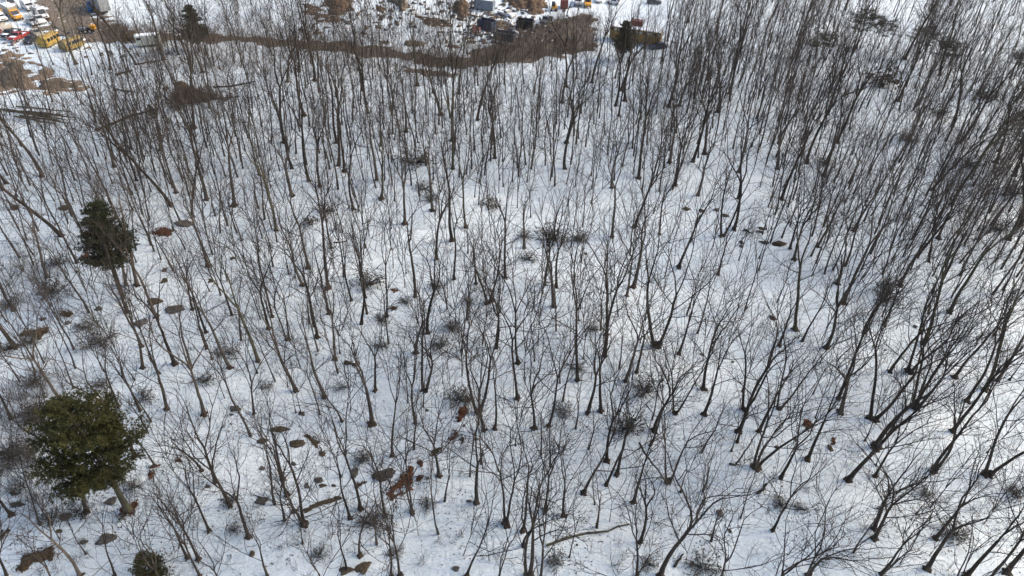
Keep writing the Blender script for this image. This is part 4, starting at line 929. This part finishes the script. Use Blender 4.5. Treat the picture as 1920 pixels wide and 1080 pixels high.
# upper left yard
van((62, 24), (96, 44), 'white high-roof van nearest the open dirt of the yard'); van((44, 12), (66, 24), 'white van half hidden behind brush beside the high-roof van', H=2.2, L=5.0)
van((3, 3), (36, 22), 'long white van roof in the top left corner', L=7.0, H=2.6)
pickup((62, 34), (88, 50), 'dark-windowed white pickup between the high-roof van and the small silver car', 'paint_white', snow=False); car((52, 41), (74, 52), 'small silver car in front of the high-roof van', 'paint_silver', L=4.0)
o = veh('cutaway_bus', (6, 22), (49, 46), 'bus', 'short bus with white box body and orange cab and hood', 'vehicles parked in the yard')
box('body', -3.6, 1.2, -1.15, 1.15, .7, 2.9, 'paint_tan', o, .1); box('snow_on_roof', -3.4, 1.0, -1.0, 1.0, 2.9, 3.02, 'snow_cap', o, .04)
prism('cab', [(1.2, .6), (2.2, .6), (2.25, 1.3), (1.85, 2.2), (1.2, 2.3)], -1.05, 1.05, 'paint_orange', o, .06, .9); prism('hood', [(2.22, .6), (3.6, .6), (3.6, 1.15), (2.24, 1.32)], -1.0, 1.0, 'paint_orange', o, .06)
prism('windshield', [(2.22, 1.36), (2.31, 1.36), (1.94, 2.14), (1.85, 2.14)], -.85, .85, 'glass_dark', o, .01); box('snow_on_hood', 2.4, 3.2, -.7, .7, 1.28, 1.36, 'snow_cap', o, .03)
for k in range(4):
    for s in (-1, 1): box('side_window', -3.2 + k * 1.05, -2.4 + k * 1.05, s * 1.15 - .02, s * 1.15 + .02, 1.8, 2.5, 'glass_dark', o, .01)
for x in (-2.2, 2.7):
    for s in (-1, 1): wheel(x, s * .98, .42, o)
lamps(o, 3.6, .75, .95); box('bumper', 3.55, 3.75, -1.0, 1.0, .5, .68, 'paint_black', o)
van((-14, 30), (17, 47), 'white van cut by the left edge below the orange-cab bus', L=5.2, H=2.1)
car((-12, 20), (6, 28), 'orange car roof cut by the left edge', 'paint_orange')
flat_truck((18, 58), (-14, 72), 'tan wooden-sided stake truck at the left edge', 'paint_rust', 'paint_tan', stake=True); pickup((36, 62), (8, 76), 'black pickup with snow between the stake truck and the red pickup', 'paint_black'); pickup((54, 66), (20, 82), 'red pickup with snow on its hood', 'paint_red')
car((68, 75), (50, 85), 'black car beside the yellow bus shell', 'paint_black', L=3.8); car((62, 62), (80, 72), 'cream car shell behind the yellow bus shell', 'paint_tan', L=4.2)
bus_shell((80, 92), (108, 78), 'yellow rounded bus shell on the snow edge', 'paint_yellow', L=4.9, H=2.6); bus_shell((121, 97), (152, 86), 'rusty olive-yellow bus shell right of the yellow one', 'paint_olive_yellow', L=4.8, H=2.5)
# small tractor with an orange hopper
o = veh('utility_tractor', (178, 62), (150, 62), 'tractor', 'small tractor with pale hood and orange hopper on the dirt')
prism('hood', [(.3, .7), (1.7, .7), (1.7, 1.15), (.3, 1.3)], -.4, .4, 'paint_bluegrey', o); box('seat', -.6, -.1, -.3, .3, .9, 1.3, 'paint_black', o); box('frame', -1.6, 1.6, -.3, .3, .5, .72, 'paint_black', o)
prism('hopper', [(-2.2, 1.0), (-1.4, 1.0), (-1.1, 1.9), (-2.5, 1.9)], -.6, .6, 'paint_orange', o)
for x, r_ in ((-1.0, .6), (1.2, .4)):
    for s in (-1, 1): wheel(x, s * .65, r_, o, .28)
T = Tubes(); T.add([(-.1, 0, 1.2), (.25, 0, 1.5)], [.03, .03], 6); link('steering_column', T.mesh('steering_column', 'paint_black'), o)
trailer((168, 2), (214, 38), 'big grey box trailer at the end of the yard', 'paint_grey', 'paint_grey', 9.5, 2.5, 4.0, .9, 9)
for i, (u, v) in enumerate(((168, 14), (170, 22))):
    T = Tubes(); zs = [0, .02, .28, .30, .34, .6, .64, .66, .9]; T.add([(0, 0, z * 1.6) for z in zs], [.5, .56, .56, .6, .56, .56, .6, .56, .54], 16)
    o = thing('plastic_barrel', at(u, v), 'barrel', ('upper', 'lower')[i] + ' blue barrel beside the big grey box trailer', 'blue barrels', me=T.mesh('plastic_barrel', 'paint_blue'))
    T = Tubes(); T.add([(0, 0, 1.44), (0, 0, 1.50)], [.5, .47], 16); link('lid', T.mesh('lid', 'paint_blue'), o)
o = trailer((302, 84), (260, 88), 'pale green camper trailer behind the bare trunks by the road', 'paint_palegreen', 'paint_palegreen', 5.2, 2.1, 2.5, .55, 0, 4, 'camper_trailer', 'camper', snow=True)
box('awning_box', -2.2, -.4, -1.9, -1.15, .1, 1.6, 'paint_palegreen', o)
# upper middle scrap yard
trailer((890, 16), (928, 20), 'blue-grey shipping container with a white ribbed end', 'paint_bluegrey', 'paint_white', 5.4, 2.4, 2.7, .15, 8, 0, 'shipping_container', 'container')
pickup((934, 26), (966, 36), 'white pickup among the scrap heaps', 'paint_white', snow=True)
dumpster((896, 52), (929, 60), 'navy blue dumpster, leftmost of the scrap yard', 'paint_navy', L=4.4, H=2.4); dumpster((926, 72), (966, 78), 'grey dumpster below the navy blue one', 'paint_slate', L=5.2, H=1.9)
dumpster((968, 52), (1000, 55), 'black dumpster right of the white pickup', 'paint_black', L=4.2, H=2.2); pickup((1034, 36), (1014, 50), 'dark pickup at the edge of the wide dirt patch', 'paint_slate', snow=False)
trailer((1057, 6), (1058, 24), 'rust-red container standing end-on to the dirt patch', 'paint_rust', 'paint_rust', 3.6, 2.0, 2.4, .15, 4, 0, 'shipping_container', 'container')
flat_truck((1084, -6), (1083, 24), 'grey truck facing the wide dirt patch', 'paint_silver', 'paint_grey'); flat_truck((1102, -6), (1101, 28), 'truck with a yellow nose beside the grey truck', 'paint_orange', 'paint_grey'); car((1123, -6), (1122, 12), 'white car beyond the yellow-nosed truck', 'paint_white')
o = trailer((1142, 72), (1240, 86), 'long ochre bus-like trailer with a row of small windows', 'paint_ochre', 'paint_tan', 12.8, 2.5, 3.3, .5, 0, 14, 'long_trailer', 'trailer', snow=True)
trailer((1184, 50), (1204, 53), 'small rust-red box behind the long ochre trailer', 'paint_rust', 'paint_rust', 2.8, 1.8, 1.8, .15, 3, 0, 'shipping_container', 'container')
car((1246, 90), (1220, 92), 'dark blue low car covered beside the long ochre trailer', 'paint_navy', L=4.4); car((1216, 6), (1236, 8), 'snow-covered dark car far beyond the long ochre trailer', 'paint_slate', L=4.2); car((1158, 9), (1142, 6), 'snowy white car far beyond the conifer by the trailer', 'paint_white', L=4.2)
o = veh('mini_excavator', (1039, 14), (1039, 26), 'excavator', 'small orange excavator beside the rust-red container')
for s in (-1, 1): prism('track', [(-1.1, .1), (-.9, 0), (.9, 0), (1.1, .1), (1.1, .4), (.9, .5), (-.9, .5), (-1.1, .4)], s * .75 - .2, s * .75 + .2, 'tyre', o)
box('house', -1.0, .5, -.8, .8, .55, 1.2, 'paint_orange', o, .06); box('cab', -.3, .6, -.75, .15, 1.2, 2.4, 'paint_black', o, .05); box('cab_window', .61, .63, -.65, .05, 1.4, 2.2, 'glass_dark', o, .01)
T = Tubes(); T.add([(.4, .4, 1.1), (1.2, .4, 2.4), (2.0, .4, 2.5)], [.13, .12, .1], 6); b_ = link('boom', T.mesh('boom', 'paint_orange'), o)
T = Tubes(); T.add([(2.0, .4, 2.5), (2.5, .4, 1.2)], [.09, .07], 6); link('arm', T.mesh('arm', 'paint_orange'), o); prism('bucket', [(2.3, 1.2), (2.7, 1.2), (2.8, .7), (2.4, .6)], .1, .7, 'paint_black', o)
o = veh('old_tractor', (898, 60), (884, 68), 'tractor', 'old rust-red tractor with a barred grille by the navy dumpster')
prism('hood', [(-.2, .6), (1.4, .6), (1.4, 1.3), (-.2, 1.4)], -.45, .45, 'paint_rust', o); box('seat', -1.0, -.5, -.3, .3, .9, 1.5, 'paint_black', o)
for k in range(5): box('grille_bar', 1.41, 1.44, -.36 + k * .16, -.30 + k * .16, .65, 1.2, 'paint_tan', o, .005)
for x, r_ in ((-.8, .7), (1.0, .45)):
    for s in (-1, 1): wheel(x, s * .75, r_, o, .3)
for s in (-1, 1): prism('mudguard', [(-1.5, .9), (-.1, .9), (-.4, 1.5), (-1.2, 1.5)], s * .75 - .18, s * .75 + .18, 'paint_rust', o)
# heaps
me, o1 = patch('trampled_earth', ground_poly([(-40, 112), (20, 104), (60, 118), (100, 140), (150, 158), (160, 168), (110, 176), (60, 176), (-40, 178)]), .4, 'dirt_tan', .05, .05, .28, 3.0, 90, rs=1.2); structure('trampled_earth', me, o1)
def heap(pts, mat, label, seed, dome, rough, cell=.45, name='earth_heap', cat='heap', edge=1.5):
    me, o0 = patch(name, ground_poly(pts), cell, mat, .05, dome, rough, edge, seed, rs=2.2)
    return thing(name, o0, cat, label, 'heaps of earth and debris', me=me, uv=tuple(np.mean(np.array(pts), 0)))
heap([(-5, 122), (8, 118), (50, 113), (57, 122), (48, 138), (64, 150), (40, 165), (15, 169), (-5, 166)], 'dirt_grey', 'big double brown earth mound at the left edge', 61, 1.0, .18, .35)
heap([(72, 155), (85, 150), (100, 152), (130, 154), (150, 160), (148, 166), (120, 166), (105, 166), (92, 171), (75, 166)], 'dirt_grey', 'low brown earth mound right of the double mound', 62, .8, .15, .35)
heap([(-5, 93), (20, 98), (50, 108), (70, 117), (90, 125), (105, 138), (100, 147), (80, 140), (65, 125), (40, 108), (10, 108), (-5, 120)], 'dirt_tan', 'long reddish bank of bare earth above the mounds', 63, .35, .1, .35)
heap([(598, -4), (655, -4), (662, 10), (652, 24), (638, 33), (622, 30), (612, 12)], 'dirt_red', 'reddish brown earth heap at the top edge', 64, 1.3, .7)
heap([(700, 18), (712, 11), (724, 16), (722, 27), (712, 24)], 'dirt_red', 'small earth heap between the reddish heap and the dark heap', 65, .5, .2, .3)
heap([(725, 0), (755, -3), (772, 10), (765, 20), (752, 28), (742, 12)], 'dirt', 'dark earth heap with an overhanging face at the top edge', 66, 1.8, .8)
heap([(845, 8), (862, 2), (880, 8), (882, 26), (872, 36), (858, 30), (848, 20)], 'dirt_red', 'brown debris heap left of the blue-grey container', 67, 1.2, .8)
heap([(930, -4), (1020, -6), (1030, 10), (1018, 26), (1000, 30), (988, 22), (960, 12)], 'dirt_red', 'wide brown debris heap behind the dumpsters', 68, 1.5, .9)
heap([(705, 77), (730, 78), (735, 82), (712, 83)], 'dirt_red', 'narrow strip of bare earth on the far road verge', 69, .3, .1, .3)
heap([(755, 78), (800, 80), (798, 88), (760, 88)], 'dirt', 'dark bank of earth on the far road verge', 70, .8, .2, .3)
heap([(833, 85), (862, 84), (864, 91), (838, 91)], 'dirt_red', 'flat oval earth patch by the far road verge', 71, .3, .1, .3)
r_ = np.random.default_rng(4)
for mat_, cnt, lab_ in (('dirt', 330, 'brown planks and scrap strewn over the snow of the yard'), ('paint_white', 60, 'pale sheet scrap strewn over the snow of the yard'), ('paint_slate', 130, 'dark metal scrap strewn over the snow of the yard')):
    T = Tubes()
    for i in range(cnt):
        u, v = (r_.normal(945, 55), r_.uniform(2, 82)) if i < cnt * .6 else (r_.uniform(560, 880), r_.uniform(0, 66)) if i < cnt * .88 else (r_.uniform(-10, 260), r_.uniform(40, 110))
        p = at(u, v); a = r_.uniform(0, PI); l, w_, h_ = r_.uniform(.2, 1.0), r_.uniform(.12, .4), r_.uniform(.08, .5)
        c, s_ = math.cos(a), math.sin(a); tl = r_.uniform(-.3, .3)
        V = [(p.x + (x * l * c - y * w_ * s_), p.y + (x * l * s_ + y * w_ * c), p.z + z * h_ + (x * tl if z else 0)) for z in (0, 1) for x, y in ((-1, -1), (1, -1), (1, 1), (-1, 1))]
        T.raw(V, [(0, 1, 5, 4), (1, 2, 6, 5), (2, 3, 7, 6), (3, 0, 4, 7), (4, 5, 6, 7)])
    stuff('strewn_scrap', T.mesh('strewn_scrap', mat_, False), lab_, 'scrap')
for k_, pts in enumerate(([(880, 40), (920, 36), (970, 44), (1010, 52), (990, 64), (940, 60), (900, 66)], [(560, 6), (600, 12), (640, 40), (610, 44), (570, 24)], [(770, 22), (800, 30), (850, 40), (840, 52), (790, 46)])):
    me, o1 = patch('trampled_earth', ground_poly(pts), .4, 'dirt_red', .05, .1, .25, 2.0, 80 + k_, rs=2.5); structure('trampled_earth', me, o1)

# ------------------------------------------------------------------ undergrowth
def brush_mass(name, spots_, mat, label, cat, n=(4, 8), L=(.5, 1.5), rad=.011, seed=1):
    r = np.random.default_rng(seed); T = Tubes()
    U = lambda a: a / (np.linalg.norm(a, axis=1)[:, None] + 1e-9)
    A = np.repeat(np.array([tuple(p) for p in spots_]), r.integers(*n, len(spots_)), 0); m_ = len(A)
    d = U(np.stack([r.normal(0, .5, m_), r.normal(0, .5, m_), np.ones(m_)], 1)); l = r.uniform(*L, (m_, 1))
    a = A + np.stack([r.normal(0, .12, m_), r.normal(0, .12, m_), np.full(m_, -.05)], 1); m = a + d * l * .5; e = m + U(d + r.normal(0, .35, (m_, 3))) * l * .5
    T.batch(np.stack([a, m, e], 1), [rad * 1.3, rad, rad * .6])
    T.batch(np.stack([m, m + U(d + r.normal(0, .7, (m_, 3))) * l * .4], 1), [rad * .8, rad * .5])
    return stuff(name, T.mesh(name, mat), label, cat)
sp = []
while len(sp) < 1000:
    u, v = random.uniform(-30, 1950), 150 + 950 * random.random() ** .8
    if vnoise(np.array(u), np.array(v), .016, 4) + random.uniform(-.5, .5) > 0: sp.append(at(u, v))
brush_mass('undergrowth', sp, 'twig', 'thin leafless undergrowth sticking out of the snow between the trees', 'undergrowth', seed=2)
sp = []
while len(sp) < 2400:                                     # brown brush along the road and over the wide dirt patch
    u, v = random.uniform(200, 1140), random.uniform(30, 150)
    g = at(u, v)
    if inside(KEEP_OUT[0], np.array([g.x]), np.array([g.y]))[0] or (250 < u < 900 and 40 < v - (u - 250) * .05 < 130 and random.random() < .35): sp.append(g)
brush_mass('roadside_brush', sp, 'twig_brown', 'brown leafless brush grown over the dirt road and its verge', 'brush', (3, 6), (1.0, 3.6), .019, 3)
sp = []
for cu, cv, ru, rv, n_ in ((40, 880, 90, 120, 90), (60, 760, 80, 70, 60), (60, 530, 100, 60, 70), (1850, 330, 90, 160, 160), (1750, 120, 180, 100, 140), (620, 40, 160, 35, 160), (430, 40, 100, 40, 110), (800, 50, 90, 30, 80), (210, 230, 140, 40, 60), (1300, 120, 100, 60, 60)):
    for _ in range(n_): sp.append(at(cu + random.gauss(0, ru / 2), max(-25, cv + random.gauss(0, rv / 2))))
brush_mass('thicket', sp, 'twig_pale', 'hazy grey thicket of thin stems at the margins of the wood', 'thicket', (5, 10), (1.2, 3.6), .014, 5)
# leaves and bark flecks lying on the snow
C = []
while len(C) < 5600:
    u, v = random.uniform(-30, 1950), 120 + 970 * random.random() ** .75
    k = vnoise(np.array(u), np.array(v), .03, 8) + .5 * vnoise(np.array(u), np.array(v), .11, 2)
    if k + random.gauss(0, .25) > .35: q = at(u, v); C.append((q.x, q.y, q.z + .015))
T = Tubes(); tufts(T, np.array(C), np.tile(UP * .15, (len(C), 1)), np.random.default_rng(3), (.17, .07), 2, 1.0)
stuff('fallen_leaves', T.mesh('fallen_leaves', 'leaf_tan', False), 'dead leaves and bark flecks scattered over the snow', 'leaves')

# ------------------------------------------------------------------ labels: each thing placed against a landmark one can find
LAND = [((165, 850), 'the large olive pine'), ((200, 435), 'the bushy dark hemlock'), ((752, 908), 'the large rust leaf patch'), ((1100, 1005), 'the long mossy log'), ((202, 1010), 'the large oval boulder'),
        ((866, 775), 'the red-brown leaf clump'), ((690, 515), 'the round grey-green laurel'), ((1185, 750), 'the big tangled laurel pair'), ((1517, 800), 'the star-shaped leaf patch'), ((345, 168), 'the wide brush pile'),
        ((920, 376), 'the small brown brush heap'), ((1037, 432), 'the russet-tinted laurel'), ((1652, 140), 'the hazy brown bush'), ((1705, 60), 'the flat-crowned hemlock'), ((1900, 245), 'the right-edge hemlock'),
        ((1190, 62), 'the long ochre trailer'), ((1040, 80), 'the wide dirt patch'), ((95, 220), 'the felled pole stack'), ((40, 140), 'the double earth mound'), ((1462, 457), 'the low mossy stone'),
        ((777, 288), 'the upper understory laurel'), ((1660, 545), 'the tall dense laurel'), ((182, 622), 'the speckled laurel clump'), ((425, 650), 'the narrow upright laurel'), ((441, 766), 'the square grey stone'),
        ((265, 606), 'the flat tilted slab'), ((310, 435), 'the rust leaf heap'), ((590, 835), 'the elongated brown patch'), ((605, 945), 'the mossy stone ridge'), ((682, 1062), 'the bottom brown outcrop'),
        ((1320, 1046), 'the bristly dark laurel'), ((1790, 985), 'the lower right laurel'), ((65, 1048), 'the jagged brown ledge'), ((665, 684), 'the small tan leaf patch'), ((737, 577), 'the pale leaf scrap'),
        ((1902, 915), 'the right-edge laurel'), ((100, 532), 'the dark laurel thicket'), ((375, 45), 'the roadside conifer'), ((830, 118), "the dirt road's bend"), ((585, 408), 'the nest-like bush'),
        ((1430, 917), 'the short broken log'), ((1600, 174), 'the thin log'), ((1220, 882), 'the forked fallen branch'), ((290, 1050), 'the young hemlock'), ((1344, 394), 'the dark scattered stones'),
        ((1576, 775), 'the thickest low-forked tree'), ((1590, 902), 'the thick straight trunk'), ((240, 225), 'the long fallen trunk'), ((540, 80), 'the straight dirt road')]
RANK = ['closest', 'second closest', 'third closest', 'fourth closest', 'fifth closest', 'sixth closest', 'seventh closest', 'eighth closest', 'ninth closest', 'tenth closest']
REL = {'l': 'on the left of', 'r': 'on the right of', 'a': 'beyond', 'b': 'in front of'}
bycat = {}
for t in REG:
    if not t['label']: bycat.setdefault((t['cat'], t['noun'] if t['cat'] in ('rock', 'log') else ''), []).append(t)
for key, ts in bycat.items():
    cand = []
    for li, ((lu, lv), ph) in enumerate(LAND):
        sec = {}
        for i, t in enumerate(ts):
            du, dv = t['uv'][0] - lu, (t['uv'][1] - lv) * 1.25
            if math.hypot(du, dv) < 6: continue
            s = ('r' if du > 0 else 'l') if abs(du) > abs(dv) else ('b' if dv > 0 else 'a')
            sec.setdefault(s, []).append((math.hypot(du, dv), i))
        for s, rows in sec.items():
            rows.sort()
            for k, (d, i) in enumerate(rows[:10]): cand.append((k * 26 + d, k, li, s, i))
    cand.sort(); done = set()
    for cst, k, li, s, i in cand:
        if i in done: continue
        done.add(i); ts[i]['o']['label'] = f"{ts[i]['noun']}, {RANK[k]} {REL[s]} {LAND[li][1]}"
    for i, t in enumerate(ts):
        if i not in done:
            t['o']['label'] = f"{t['noun']} at {int(t['uv'][0] / 19.2)} percent across and {int(t['uv'][1] / 10.8)} percent down"
for (u, v), lab in (((1576, 775), 'thickest pale tree on the slope, forking low, above the wide twin tree'), ((1590, 902), 'thick straight dark trunk with a bulging leafy foot, lower right')):
    t = min((t for t in REG if t['cat'] == 'tree'), key=lambda t: (t['uv'][0] - u) ** 2 + (t['uv'][1] - v) ** 2); t['o']['label'] = lab
